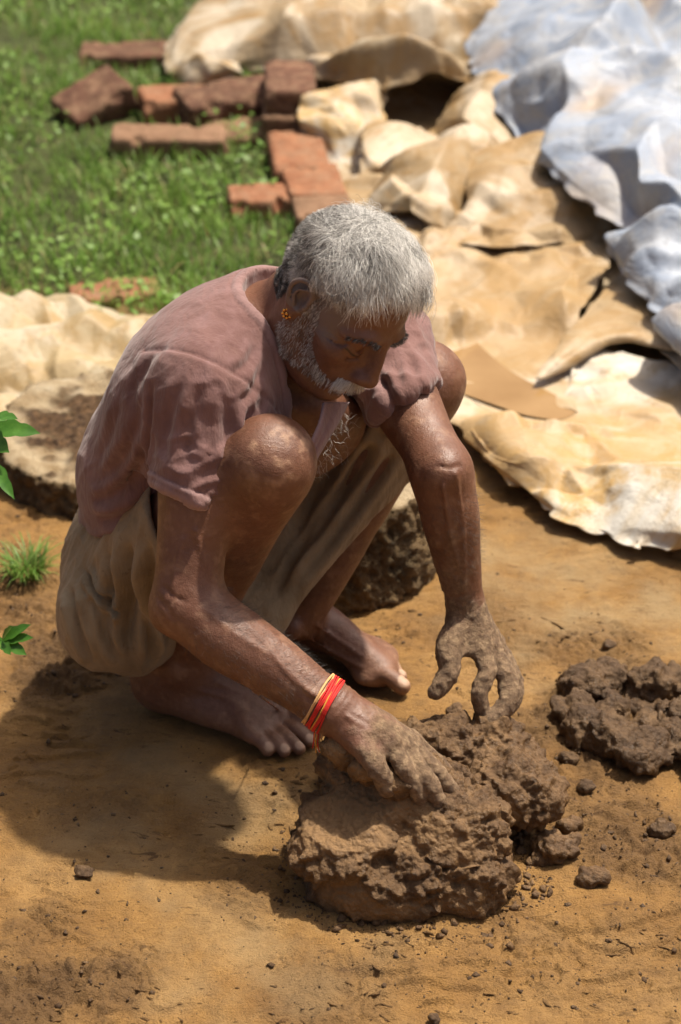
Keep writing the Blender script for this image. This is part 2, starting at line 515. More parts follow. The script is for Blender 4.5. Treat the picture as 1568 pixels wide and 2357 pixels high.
# torn cracks
for pts, r in (([P(705, 1935, 2.42), P(800, 1925, 2.38), P(900, 1975, 2.36), P(965, 2040, 2.36), P(1000, 2080, 2.37)], .0075),
               ([P(965, 2010, 2.35), P(1040, 1960, 2.36), P(1110, 1990, 2.38), P(1160, 2055, 2.40)], .0085),
               ([P(1000, 1930, 2.40), P(1060, 1905, 2.41), P(1125, 1900, 2.43)], .008),
               ([P(1140, 1850, 2.46), P(1180, 1930, 2.46), P(1200, 2010, 2.47)], .010)):
    M_.curve(pts, [r * .6] + [r] * (len(pts) - 2) + [r * .5], .010, 4, 'sub')
cv, cf = M_.mesh(1)
cn_ = vnormals(cv, cf)
uv = np.array([0, 0])
dcam = cv - V(0, 0, CAM_H); zc = dcam @ CF
fe = .28 * pn(cv * 30 + 3)
flat = sstep(.60, .78, cn_ @ nrm(V(-.15, -.5, .85)) + fe * .5) * sstep(.070, .082, cv[:, 2] + fe * .03) * sstep(.112, .095, cv[:, 0] + fe * .04) * (cv[:, 1] < 1.995)
flat = np.maximum(flat, .9 * sstep(.62, .8, cn_ @ nrm(V(-.35, -.9, .1)) + fe) * sstep(-.05, .25, pn(cv * 17 + 8)))
cv = crumble(cv, cf, 1.0, flat)
mound = mesh_obj('clay_mound', cv, cf, CLAY, attrs={'flat': flat}, origin=(.08, 1.95, 0))
tag(mound, 'large crumbly lump of wet brown clay under the man\'s hand', 'clay lump')
print('mound', round(time.time() - T0, 1), len(cv))

M2 = Field((.24, 2.03, -.012), (.66, 2.42, .12), .0030)
r2 = np.random.default_rng(11)
for k in range(420):
    x, y = r2.uniform(.29, .62), r2.uniform(2.09, 2.34)
    if ((x - .465) / .165) ** 2 + ((y - 2.215) / .105) ** 2 > 1.05 - .5 * r2.random() or (k % 3 and pn(V(x, y, 0)[None] * 22)[0] < -.12): continue
    r = r2.uniform(.006, .017)
    M2.ell((x, y, r * .35 + r2.uniform(0, .010)), (r * 1.2, r, r * .85), tilt(*r2.uniform(-.6, .6, 3)), .0015)
for u_, v_, r in ((1330, 1650, .022), (1345, 1600, .03), (1385, 1585, .028), (1400, 1720, .030), (1440, 1735, .028), (1475, 1765, .022), (1490, 1740, .026), (1340, 1700, .026), (1500, 1600, .03)):
    g = G(u_, v_); M2.ell((g[0], g[1], r * .6), (r * 1.1, r * .9, r * .8), None, .003)
hv, hf = M2.mesh(1)
hv = crumble(hv, hf, 1.0, None, 4.)
tag(mesh_obj('mud_heap', hv, hf, CLAY2, attrs={'flat': np.zeros(len(hv))}, origin=(.43, 2.2, 0)), 'low heap of dark crumbled mud at the right edge', 'mud heap')

def clod(name, u_, v_, w, label, cat='clod', group=None, seed=0, flatn=.7):
    g = G(u_, v_)
    F_ = Field((-w, -w, -.006), (w, w, w), max(.0016, w / 22))
    rr = np.random.default_rng(seed)
    for k in range(5):
        o = rr.uniform(-.35, .35, 2) * w * .55
        r = w * rr.uniform(.28, .48)
        F_.ell((o[0], o[1], r * .45), (r * 1.15, r, r * flatn), tilt(*rr.uniform(-.5, .5, 3)), w * .12)
    v, f = F_.mesh(1)
    v = crumble(v, f, min(1.0, w / .035), None, seed * 1.7)
    o = mesh_obj(name, v + g, f, CLAY if seed % 2 else CLAY2, attrs={'flat': np.zeros(len(v))}, origin=g)
    tag(o, label, cat, group)
    return o
clod('mud_clod', 1370, 2030, .026, 'dark clod lying right of the big clay lump', seed=1)
clod('mud_clod', 1285, 1965, .040, 'crumbly clod touching the right side of the big clay lump', seed=3)
clod('mud_clod', 762, 1800, .026, 'brown clod between the toes and the big clay lump', seed=5)
clod('mud_clod', 1270, 1795, .025, 'rounded clod between the clay lump and the mud heap', seed=2)
clod('mud_clod', 1308, 1752, .018, 'small clod just in front of the mud heap', seed=4)
clod('mud_clod', 1357, 1818, .015, 'small dark clod in front of the low mud heap', seed=6)
clod('mud_clod', 1310, 1905, .020, 'dark little clod above the clod at the lump\'s right', seed=7)
clod('mud_clod', 1525, 1915, .022, 'dark clod alone near the right edge, below the heap', seed=8)
clod('mud_clod', 1048, 1640, .014, 'small dark clod on the soil under the hanging thumb', seed=9)
clod('mud_clod', 1405, 1487, .012, 'tiny ochre clod on smooth pale soil beside the hand', seed=12)
clod('mud_clod', 1000, 2350, .012, 'small clod at the bottom edge of the picture', seed=14)
clod('mud_clod', 200, 2015, .018, 'low crumbling bump on the soil at lower left', seed=16, flatn=.35)
# crumbs strewn about
def ico():
    t = (1 + 5 ** .5) / 2
    v = np.array([(-1, t, 0), (1, t, 0), (-1, -t, 0), (1, -t, 0), (0, -1, t), (0, 1, t), (0, -1, -t), (0, 1, -t), (t, 0, -1), (t, 0, 1), (-t, 0, -1), (-t, 0, 1)])
    f = np.array([(0, 11, 5), (0, 5, 1), (0, 1, 7), (0, 7, 10), (0, 10, 11), (1, 5, 9), (5, 11, 4), (11, 10, 2), (10, 7, 6), (7, 1, 8), (3, 9, 4), (3, 4, 2), (3, 2, 6), (3, 6, 8), (3, 8, 9), (4, 9, 5), (2, 4, 11), (6, 2, 10), (8, 6, 7), (9, 8, 1)])
    return v / np.linalg.norm(v[0]), f
IV, IF = ico()
def scatter(centers, sizes, rr):
    n = len(centers)
    v = IV[None] * (1 + .35 * rr.normal(size=(n, 12, 1))) * sizes[:, None, None] * rr.uniform(.6, 1.4, (n, 1, 3)) * V(1, 1, .75)
    v = v + centers[:, None, :]
    f = IF[None] + (np.arange(n) * 12)[:, None, None]
    return v.reshape(-1, 3), f.reshape(-1, 3)
rr = np.random.default_rng(21)
N = 15000
cx = np.c_[rr.uniform(-.6, .62, N), rr.uniform(1.63, 2.75, N), np.zeros(N)]
hh, ch_, sm_ = ground_h(cx)
clus = sstep(-.1, .7, fbm(np.c_[cx[:, :2] * 7, np.zeros(N)], 3))
nearm = np.exp(-(np.linalg.norm((cx[:, :2] - V(.13, 1.97)) / V(1, 1), axis=1) / .26) ** 2)
pr = (.02 + .22 * clus ** 2 + .75 * ch_ + .40 * nearm) * (1 - .6 * sm_)
keep = (rr.random(N) < pr) & (feet_mask(cx) > .3)
cx = cx[keep]; hh = hh[keep]
sz = np.minimum(.0007 * (1 - rr.random(len(cx))) ** -.55, .0032)
cx[:, 2] = hh + sz * .05
crv, crf = scatter(cx, sz, rr)
tag(mesh_obj('soil_crumbs', crv, crf, CLAY2, smooth=False, attrs={'flat': np.zeros(len(crv))}), 'dark crumbs of mud strewn over the ochre soil', 'crumbs', kind='stuff')
# torn edges of the trodden crust
N = 3200
fx = np.c_[rr.uniform(-.6, .62, N), rr.uniform(1.63, 2.6, N), np.zeros(N)]
hh, ch_, sm_ = ground_h(fx)
keep = (rr.random(N) < sstep(-.05, .45, fbm(np.c_[fx[:, :2] * 5 + 9, np.zeros(N)], 3))) & (feet_mask(fx) > .5)
fx, hh = fx[keep], hh[keep]; n = len(fx)
L_ = np.minimum(.0022 * (1 - rr.random(n)) ** -.5, .009)
az = rr.normal(-.25, .5, n)
q = IV[None] * (1 + .35 * rr.normal(size=(n, 12, 1)))
q = q * (L_[:, None] * V(1., .26, .20))[:, None, :] * rr.uniform(.7, 1.3, (n, 1, 3))
q[:, :, 1] += 8 * q[:, :, 0] ** 2 * rr.normal(0, 1.5, (n, 1))
x = q[..., 0] * np.cos(az)[:, None] - q[..., 1] * np.sin(az)[:, None]; y = q[..., 0] * np.sin(az)[:, None] + q[..., 1] * np.cos(az)[:, None]
fx[:, 2] = hh + L_ * .04
fv = np.stack([x, y, q[..., 2]], -1) + fx[:, None]
ff = (IF[None] + (np.arange(n) * 12)[:, None, None]).reshape(-1, 3)
tag(mesh_obj('soil_flakes', fv.reshape(-1, 3), ff, SOIL, attrs={'churn': np.full(n * 12, .75), 'smooth': np.zeros(n * 12), 'grassy': np.zeros(n * 12)}), 'torn flakes and ridges of the trodden soil crust', 'flakes', kind='stuff')
# crumbs fallen round the mound's foot
N = 900
an = rr.uniform(0, 2 * np.pi, N); rad = rr.normal(0, .022, N)
ex = np.c_[.085 + (.135 + rad) * np.cos(an), 1.955 + (.112 + rad) * np.sin(an), np.zeros(N)]
ez = ground_h(ex)[0]; sz = np.minimum(.0009 * (1 - rr.random(N)) ** -.55, .0055); ex[:, 2] = ez + sz * .35
crv, crf = scatter(ex, sz, rr)
tag(mesh_obj('clay_crumbs', crv, crf, CLAY, smooth=False, attrs={'flat': np.zeros(len(crv))}), 'loose crumbs fallen round the foot of the clay lump', 'crumbs', kind='stuff')
print('clay', round(time.time() - T0, 1))
# ================================================================== the man
# body axes: he faces camera right and towards the camera
BF, BL, BU = V(.70, -.714, 0), V(.714, .70, 0), V(0, 0, 1.)
Rsh, Relb, Rwr = P(474, 885, 2.44), P(430, 1388, 2.46), P(766, 1632, 2.45)
Lsh, Lelb, Lwr = P(866, 780, 2.63), P(1016, 1085, 2.51), P(1073, 1395, 2.60)
Rkn, Lkn = P(618, 1068, 2.42), P(968, 888, 2.68)
Rhip, Lhip = V(-.245, 2.295, .19), V(-.140, 2.43, .19)
Rank, Lank = V(-.195, 2.252, .085), P(688, 1425, 2.80)
PEL = V(-.195, 2.355, .205)
C7 = P(618, 705, 2.50)
SP = [PEL, V(-.195, 2.32, .335), V(-.145, 2.275, .455), C7]

# head frame
HO = P(787, 691, 2.43)
def head_axes(yaw, pitch, roll):
    cy, sy = math.cos(yaw), math.sin(yaw)
    f0, l0, u0 = V(cy, sy, 0), V(-sy, cy, 0), V(0, 0, 1)
    f1 = math.cos(pitch) * f0 - math.sin(pitch) * u0
    u1 = math.sin(pitch) * f0 + math.cos(pitch) * u0
    return np.stack([f1, math.cos(roll) * l0 + math.sin(roll) * u1, -math.sin(roll) * l0 + math.cos(roll) * u1], 1)
HM = head_axes(math.radians(-54), math.radians(34), math.radians(-17.5))
HS = .77
def H(f, l, u): return HO + HM @ (np.array([f, l, u]) * HS)

def rotm(axis_, ang):
    return np.array(Matrix.Rotation(ang, 3, Vector(axis_)))
def frame(z, x):
    """columns: x (made square to z), y, z"""
    z = nrm(z); x = nrm(np.asarray(x) - z * (np.asarray(x) @ z)); y = np.cross(z, x)
    return np.stack([x, y, z], 1)

def torso(fd, o, k=0.03):
    """trunk, used for the skin (o < 0) and for the shirt (o > 0)"""
    up1 = nrm(SP[2] - SP[1]); M1 = frame(up1, BF)
    fd.ell(SP[0] + V(.0, .0, .0), V(.115, .150, .115) + o, frame(V(0, 0, 1), BF), k)
    fd.ell(SP[1] + BF * .005, V(.105, .138, .15) + o, frame(nrm(SP[2] - SP[0]), BF), k)
    fd.ell(SP[2] + BF * .005, V(.100, .145, .15) + o, M1, k)
    mid = (Rsh + Lsh) / 2
    fd.ell(mid * .5 + SP[2] * .5 - BF * .015, V(.075, .14, .11) + o, frame(nrm(C7 - SP[2]), BF), k)
    fd.chain([C7 - BF * .005 - V(0, 0, .02), Rsh * .5 + C7 * .5 + V(0, 0, -.012), Rsh], [.048 + o, .042 + o, .052 + o], k * .8)
    fd.chain([C7 - BF * .005 - V(0, 0, .02), Lsh * .5 + C7 * .5 + V(0, 0, -.012), Lsh], [.048 + o, .042 + o, .05 + o], k * .8)

def foot(fd, heel, toe, side, toes, up=V(0, 0, 1), ankle=None):
    """heel, toe: ends of the sole on the ground; side: unit vector towards the little toe; toes: (base, knuckle, tip, r)"""
    d = nrm(toe - heel)
    L = np.linalg.norm(toe - heel)
    fd.ell(heel + d * .030 + up * .030, (.036, .029, .030), frame(up, d), .02)
    fd.ell(heel + d * .036 + up * .055, (.032, .024, .035), frame(up, d), .02)
    fd.curve([heel + d * .04 + up * .032 + side * .008, heel + d * .10 + up * .026 + side * .018, heel + d * .155 + up * .020 + side * .024], [.026, .023, .0175], .02)
    fd.curve([heel + d * .05 + up * .06, heel + d * .10 + up * .056 - side * .004, heel + d * .155 + up * .034 - side * .010, heel + d * .185 + up * .020 - side * .012], [.034, .029, .022, .0175], .025)
    fd.ell(heel + d * .172 + up * .017, (.026, .044, .016), frame(up, d), .02)
    for b, kn, t, r in toes:
        fd.curve([b, kn, t], [r * 1.0, r * .97, r * .95], .0035, 4)
    # tendons
    for b, kn, t, r in toes[1:]:
        fd.cone(heel + d * .11 + up * .058, .006, b + up * .006, .0065, .012)
    if ankle is not None:
        for s_ in (-1, 1): fd.ell(ankle + side * s_ * .031 - up * .004 * s_, (.013, .010, .015), frame(up, d), .012)

print('fields', round(time.time() - T0, 1))
B = Field((-.42, 1.80, -.006), (.26, 2.60, .84), .003, fine=[(0, -.09, .24, .0021), (1, 2.0, 2.30, .0022), (2, .50, .80, .0021), (2, 0, .045, .0022), (2, .09, .22, .0024)])
print('grid', B.D.shape)
torso(B, -.012)
# ---- neck
PIT = (Rsh + Lsh) / 2 + BF * .045 - V(0, 0, .045)           # pit of the throat
B.curve([C7 * .75 + PIT * .25 - V(0, 0, .03), H(-.050, 0, -.085), H(-.040, 0, -.02)], [.050, .043, .046], .02)
B.curve([PIT - BF * .03, H(0.010, 0, -.115), H(.02, 0, -.06)], [.030, .030, .030], .025)
for s_ in (-1, 1):
    B.curve([PIT + BL * s_ * .014, H(-.012, s_ * .045, -.115), H(-.030, s_ * .060, -.03)], [.007, .011, .013], .012)
B.cone(PIT - BL * .02, .009, Rsh + BF * .03 + V(0, 0, .012), .009, .02)
B.ell(PIT - V(0, 0, .055) - BF * .035, (.035, .10, .07), frame(nrm(C7 - SP[2]), BF), .03)
# ---- head
def he(c, r, k=.01, mode='add', R=None):
    B.ell(H(*c), np.array(r) * HS, HM if R is None else HM @ R, k, mode)
def hc(pts, rad, k=.008, mode='add', n=4):
    B.curve([H(*q) for q in pts], [r * HS for r in rad], k, n, mode)
he((-.010, 0, .035), (.095, .0735, .083), .01)
he((-.035, 0, .005), (.065, .066, .062), .02)
he((.036, 0, .022), (.054, .060, .068), .025)
he((.045, 0, -.045), (.047, .052, .062), .02)
hc([(-.008, -.058, -.035), (.012, -.056, -.072), (.056, -.034, -.104), (.078, 0, -.107), (.056, .034, -.104), (.012, .056, -.072), (-.008, .058, -.035)], [.018, .019, .017, .018, .017, .019, .018], .02)
he((.084, 0, -.104), (.014, .020, .014), .014)
he((.066, 0, -.032), (.026, .036, .040), .02)
for s_ in (-1, 1):
    he((.058, s_ * .047, -.022), (.026, .016, .013), .018)          # cheekbone
    he((.062, s_ * .030, -.050), (.022, .020, .024), .016)          # cheek
    he((.100, s_ * .031, .006), (.016, .017, .014), .014, 'sub')    # socket
    he((.0755, s_ * .0315, .008), (.0150, .0155, .0140), .004)      # lid over the eyeball
    hc([(.083, s_ * .014, .000), (.0915, s_ * .026, -.0025), (.0905, s_ * .036, -.0025), (.081, s_ * .047, .002)], [.0018, .0026, .0026, .0018], .003)
    hc([(.083, s_ * .014, -.006), (.0895, s_ * .028, -.0105), (.086, s_ * .040, -.009), (.078, s_ * .050, -.003)], [.002, .003, .003, .002], .005)
    hc([(.092, s_ * .010, .026), (.0945, s_ * .024, .029), (.086, s_ * .042, .028), (.070, s_ * .056, .018)], [.0055, .0062, .006, .005], .012)   # brow
    he((.110, s_ * .0125, -.0385), (.0125, .0085, .0095), .006)     # nostril wing
    he((.116, s_ * .0075, -.0485), (.006, .0042, .005), .003, 'sub')
    hc([(.104, s_ * .020, -.034), (.0995, s_ * .029, -.052), (.094, s_ * .034, -.068)], [.0012, .0022, .0015], .006, 'sub')   # fold
hc([(.086, 0, .018), (.092, 0, -.008), (.098, 0, -.034)], [.010, .013, .015], .008)
hc([(.095, 0, .024), (.1045, 0, .008), (.1135, 0, -.012), (.1195, 0, -.031)], [.0075, .0085, .0095, .0115], .008)
he((.1215, 0, -.0335), (.0095, .011, .010), .006)
he((.086, 0, -.066), (.020, .033, .026), .016)
hc([(.094, -.024, -.0735), (.103, -.012, -.068), (.1045, 0, -.0675), (.103, .012, -.068), (.094, .024, -.0735)], [.003, .005, .0055, .005, .003], .005)
hc([(.094, -.022, -.078), (.100, -.010, -.0815), (.1015, 0, -.082), (.100, .010, -.0815), (.094, .022, -.078)], [.003, .0055, .006, .0055, .003], .005)
hc([(.097, -.028, -.0765), (.109, -.012, -.0752), (.111, 0, -.0752), (.109, .012, -.0752), (.097, .028, -.0765)], [.0016, .0022, .0024, .0022, .0016], .002, 'sub')
he((.094, 0, -.092), (.008, .018, .005), .008, 'sub')
for u_, r_ in ((.050, .0012), (.062, .0012), (.074, .001)):        # forehead lines
    hc([(.080, -.042, u_ - .006), (.094 - (u_ - .05) * .5, -.02, u_), (.0965 - (u_ - .05) * .5, 0, u_ - .002), (.094 - (u_ - .05) * .5, .02, u_), (.080, .042, u_ - .006)], [r_] * 5, .004, 'sub')
for s_ in (-1, 1):
    for k_, (a0, b0) in enumerate((((.076, .050, .004), (.056, .061, .012)), ((.075, .051, .000), (.054, .062, .001)), ((.075, .050, -.004), (.056, .060, -.010)))):
        hc([(a0[0], s_ * a0[1], a0[2]), ((a0[0] + b0[0]) / 2, s_ * (a0[1] + b0[1] + .002) / 2, (a0[2] + b0[2]) / 2), (b0[0], s_ * b0[1], b0[2])], [.0012, .0012, .0008], .003, 'sub')
    hc([(.090, s_ * .018, -.014), (.087, s_ * .034, -.018), (.078, s_ * .046, -.013)], [.001, .0014, .001], .004, 'sub')
# ears
for s_ in (-1, 1):
    ex = s_ * .076
    he((-.014, s_ * .074, .000), (.019, .0075, .030), .008, R=rotm((0, 0, 1), s_ * .35) @ rotm((0, 1, 0), .15))
    he((-.006, s_ * .083, -.001), (.0125, .008, .020), .004, 'sub', R=rotm((0, 0, 1), s_ * .35) @ rotm((0, 1, 0), .15))
    hc([(.003, s_ * .0765, .008), (.002, s_ * .080, .022), (-.010, s_ * .085, .033), (-.024, s_ * .089, .027), (-.031, s_ * .090, .010), (-.026, s_ * .087, -.010), (-.017, s_ * .082, -.024)], [.0035, .0040, .0042, .0045, .0042, .0038, .0040], .004)
    hc([(-.010, s_ * .084, .019), (-.018, s_ * .086, .012), (-.020, s_ * .085, -.002), (-.013, s_ * .081, -.014)], [.0028, .003, .003, .003], .003)
    he((.003, s_ * .0765, -.006), (.0045, .005, .007), .004)
    he((-.010, s_ * .0785, -.031), (.0085, .0050, .0105), .006)
EAR_LOBE = H(-.009, -.0835, -.033)

# ---- right arm
def arm(sh, el, wr, r, tip, hint):
    B.curve([sh, sh * .55 + el * .45, el], [r[0], r[1], r[2]], .02)
    ax = nrm(el - sh)
    B.ell(sh * .58 + el * .42 + hint * .010, (r[1] * 1.0, r[1] * .95, .075), frame(ax, hint), .02)
    fx = nrm(wr - el)
    B.curve([el, el + (wr - el) * .28 + tip * .004, el + (wr - el) * .62, wr], [r[2] * .94, r[3], r[4], r[5]], .02)
    B.ell(el + tip * r[2] * .62, (.017, .017, .020), frame(ax, hint), .018)
arm(Rsh, Relb, Rwr, [.050, .0425, .0375, .0405, .0345, .0265], nrm(nrm(Relb - Rsh) - nrm(Rwr - Relb)), nrm(BF + V(.2, 0, 0)))
arm(Lsh, Lelb, Lwr, [.048, .0370, .0340, .0350, .0285, .0205], nrm(nrm(Lelb - Lsh) - nrm(Lwr - Lelb)), nrm(V(0, 0, -1.)))
# ---- right hand, pressed into the clay
rk = [P(905, 1722, 2.435), P(930, 1722, 2.448), P(946, 1718, 2.465), P(948, 1704, 2.485)]
B.curve([Rwr, P(812, 1660, 2.45), P(872, 1694, 2.445)], [.0265, .0265, .024], .02)
for q, r in zip(rk, (.0125, .0125, .012, .011)): B.cone(P(825, 1672, 2.45), .020, q, r, .016)
rf = [[rk[0], P(935, 1772, 2.422), P(960, 1822, 2.432), P(978, 1862, 2.455)],
      [rk[1], P(970, 1775, 2.432), P(1002, 1828, 2.436), P(1024, 1874, 2.452)],
      [rk[2], P(994, 1764, 2.455), P(1032, 1808, 2.458), P(1058, 1848, 2.470)],
      [rk[3], P(990, 1742, 2.485), P(1026, 1776, 2.49), P(1050, 1806, 2.505)]]
for ch in rf: B.curve(ch, [.0110, .0100, .0092, .0082], .0035)
rth = [P(818, 1692, 2.435), P(846, 1735, 2.418), P(872, 1775, 2.415), P(890, 1815, 2.43)]
B.curve(rth, [.018, .0135, .0115, .0105], .012)
# ---- left hand, hanging, thumb apart
lk = [P(1108, 1492, 2.595), P(1126, 1492, 2.610), P(1137, 1490, 2.628), P(1140, 1482, 2.645)]
B.curve([Lwr, P(1074, 1420, 2.602), P(1090, 1455, 2.605)], [.0200, .0205, .0195], .015)
for q, r in zip(lk, (.0135, .0135, .013, .012)): B.cone(P(1082, 1432, 2.607), .0165, q, r, .015)
lf = [[lk[0], P(1121, 1547, 2.585), P(1104, 1592, 2.580), P(1110, 1634, 2.588)],
      [lk[1], P(1166, 1555, 2.600), P(1171, 1608, 2.592), P(1130, 1660, 2.585)],
      [lk[2], P(1178, 1552, 2.625), P(1184, 1605, 2.620), P(1150, 1650, 2.610)],
      [lk[3], P(1176, 1540, 2.650), P(1184, 1585, 2.650), P(1160, 1625, 2.640)]]
for ch, rr in zip(lf, ([.0120, .0108, .0102, .0088], [.0125, .0118, .0112, .0095], [.0115, .011, .0105, .009], [.0105, .0095, .009, .008])):
    B.curve(ch, rr, .004)
lth = [P(1058, 1440, 2.595), P(1030, 1487, 2.575), P(1034, 1545, 2.568), P(1004, 1592, 2.565)]
B.curve(lth, [.0165, .0145, .0125, .0098], .010)
B.tri(lth[0], lth[1] * .7 + lth[2] * .3, lk[0], .007, .012)
# ---- legs
def leg(hip, kn, an, side):
    B.curve([hip, hip * .5 + kn * .5, kn], [.085, .070, .050], .02)
    ax = nrm(an - kn)
    back = nrm(-BF * .8 - side * .1)
    B.curve([kn, kn + (an - kn) * .3 + back * .012, kn + (an - kn) * .65, an], [.048, .047, .036, .0285], .02)
    B.ell(kn + (an - kn) * .33 + back * .020, (.042, .042, .10), frame(ax, back), .025)
    dv = nrm(nrm(kn - hip) - nrm(an - kn))
    B.ell(kn + dv * .026 + V(0, 0, .002), (.034, .031, .022), frame(dv, V(0, 0, 1)), .026)
    for s2 in (-1, 1): B.ell(kn + dv * .008 + np.cross(dv, ax) * s2 * .028 - V(0, 0, .012), (.022, .022, .024), None, .02)
    B.cone(kn + dv * .028 - V(0, 0, .05), .012, kn + (an - kn) * .5 + nrm(BF) * .016, .012, .03)
leg(Rhip, Rkn, Rank, -BL)
leg(Lhip, Lkn, Lank, BL)
# ---- feet
def toe_set(tips, bases, rr):
    out = []
    for (tu, tv), (bu, bv), r in zip(tips, bases, rr):
        t = G(tu, tv, r * .95); b = G(bu, bv, r * 1.1 + .008)
        t = t + (b - t) * 0.10
        out.append((b, b * .45 + t * .55 + V(0, 0, r * .55), t, r))
    return out
r_toes = toe_set([(736, 1690), (722, 1713), (697, 1730), (661, 1735), (622, 1731)],
                 [(655, 1640), (640, 1656), (622, 1671), (604, 1684), (577, 1695)], [.0115, .0085, .0085, .0085, .0088])
foot(B, G(322, 1612), G(722, 1702), V(-.35, -.94, 0), r_toes, ankle=Rank)
B.cone(Rank, .030, G(375, 1612) + V(0, 0, .05), .030, .03)
l_toes = toe_set([(934, 1584), (930, 1560), (918, 1545), (902, 1533), (884, 1522)],
                 [(850, 1545), (862, 1527), (855, 1515), (848, 1507), (835, 1502)], [.0120, .0088, .0085, .0082, .0080])
foot(B, G(600, 1478), G(925, 1572), V(.32, .95, 0), l_toes, ankle=Lank)
def surf(fd, u_, v_, z0=2.2, z1=3.0):
    """depth at which the view ray through (u, v) meets the field"""
    zs = np.arange(z0, z1, .002)
    p = np.array([0, 0, CAM_H]) + zs[:, None] * (CF + (u_ - 784) / FPX * CR + (1178.5 - v_) / FPX * CU)
    ix = [np.clip(np.searchsorted(a, p[:, i]), 0, len(a) - 1) for i, a in enumerate(fd.ax)]
    ins = (fd.D[ix[0], ix[1], ix[2]] < 0) & (p[:, 0] > fd.ax[0][0]) & (p[:, 0] < fd.ax[0][-1])
    return zs[np.argmax(ins)] if ins.any() else None
def vein(pts, r=.0016, up=0.0006):
    q = [P(u_, v_, surf(B, u_, v_) - up) for u_, v_ in spline(pts, 5) if surf(B, u_, v_) is not None]
    if len(q) > 3:
        q = np.array(q)
        for _ in range(3): q[1:-1] = .25 * q[:-2] + .5 * q[1:-1] + .25 * q[2:]
        B.chain(q, np.full(len(q), r), .004)
for pts in ([(470, 1400), (540, 1460), (610, 1500), (700, 1575), (760, 1625)], [(560, 1430), (620, 1490), (660, 1550), (720, 1600)], [(420, 1240), (405, 1300), (400, 1360)], [(450, 1220), (470, 1290), (500, 1350)],
            [(1050, 1090), (1062, 1180), (1070, 1280), (1068, 1360)], [(1020, 1120), (1035, 1220), (1055, 1300)], [(460, 1590), (520, 1605), (570, 1640), (610, 1660)], [(500, 1570), (560, 1600), (620, 1640)], [(560, 1575), (610, 1610), (660, 1650)],
            [(800, 1650), (850, 1680), (890, 1705)], [(815, 1640), (870, 1672), (920, 1705)], [(730, 1440), (780, 1475), (830, 1510)], [(700, 1460), (760, 1500), (830, 1535)]):
    vein(pts)
for pts, r in (([(362, 1375), (385, 1400), (400, 1425)], .0012), ([(375, 1350), (400, 1372), (425, 1385)], .0012), ([(1005, 1072), (1035, 1078), (1058, 1073)], .0009)):
    q = [P(u_, v_, surf(B, u_, v_)) for u_, v_ in spline(pts, 4) if surf(B, u_, v_) is not None]
    if len(q) > 2: B.chain(q, np.full(len(q), r), .004, 'sub')
print('prims', round(time.time() - T0, 1))
bv, bf_ = B.mesh(1)
print('mesh', len(bv), round(time.time() - T0, 1))
# ------------------------------------------------------------------ skin material and the body mesh
def head_local(v): return ((v - HO) @ HM) / HS
def seg_dist(v, pts):
    best = np.full(len(v), 9.0); par = np.zeros(len(v))
    for i in range(len(pts) - 1):
        a, b = np.asarray(pts[i]), np.asarray(pts[i + 1]); ab = b - a
        t = np.clip((v - a) @ ab / (ab @ ab), 0, 1)
        d = np.linalg.norm(v - a - t[:, None] * ab, axis=1)
        m = d < best; best[m] = d[m]; par[m] = i + t[m]
    return best, par
bn = vnormals(bv, bf_)
# caked clay: left hand up to the forearm, right hand, a little on the feet
nz = fbm(bv * 55, 3); nz2 = fbm(bv * 190 + 7, 3)
dL, tL = seg_dist(bv, [Lelb, Lwr, lk[1], lf[1][2], lf[1][3]])
mudL = sstep(.45, 1.25, tL + nz * .34 - .55 * np.clip((bv - Lwr) @ nrm(V(.8, .3, .1)) / .03, -.4, 1) * (tL < 1)) * (dL < .09) * (bv[:, 2] < .45)
dR, tR = seg_dist(bv, [Relb, Rwr, rk[1], rf[1][2], rf[1][3]])
mudR = sstep(1.2, 1.95, tR + nz * .32) * (dR < .08)
dF = sstep(.055, .0, bv[:, 2] + nz * .012) * .40
mud = np.clip(np.maximum(mudL, mudR), 0, 1)
lump = np.clip(fbm(bv * 95 + 3, 3) + .1, 0, 2) * .0016 + np.clip(nz2, -.2, 2) * .0008
clump = np.clip(pn(bv * 60 + 9) - .12, 0, 1) * .005
fing = sstep(2.0, 2.6, np.where(mudL > 0, tL, 0)) * mudL
bv = bv + bn * (mud * lump + mudL * fing * clump + mudR * sstep(1.1, 1.6, tR) * clump * .6)[:, None].astype(np.float32)
# skin folds and tendons at small scale
wr_r = np.exp(-((tR - .98) / .16) ** 2) * (dR < .06)
bv = bv + bn * ((np.sin(((bv - Rwr) @ nrm(Rwr - Relb)) * 900 + nz * 2) * .0005 * wr_r)[:, None]).astype(np.float32)
hl = head_local(bv)
nails = np.zeros(len(bv))
for b_, k_, t_, r_ in r_toes + l_toes:
    c_ = t_ + V(0, 0, r_ * .75) + nrm(t_ - b_) * r_ * .15
    nails = np.maximum(nails, sstep(1.15, .85, np.linalg.norm((bv - c_) / (r_ * .75), axis=1)))
shad = sstep(.02, .0, np.minimum(np.linalg.norm((hl - V(.092, -.032, -.001)) / V(1, 2.4, .55), axis=1), np.linalg.norm((hl - V(.092, .032, -.001)) / V(1, 2.4, .55), axis=1)))
lash = sstep(.0032, .0012, seg_dist(hl, [(.084, -.014, -.0035), (.0925, -.026, -.0060), (.0915, -.036, -.0055), (.081, -.048, -.001)])[0])
lash = np.maximum(lash, sstep(.0032, .0012, seg_dist(hl, [(.084, .014, -.0035), (.0925, .026, -.0060), (.0915, .036, -.0055), (.081, .048, -.001)])[0]))
lips = sstep(.008, .004, seg_dist(hl, [(.096, -.022, -.0762), (.105, 0, -.0755), (.096, .022, -.0762)])[0])

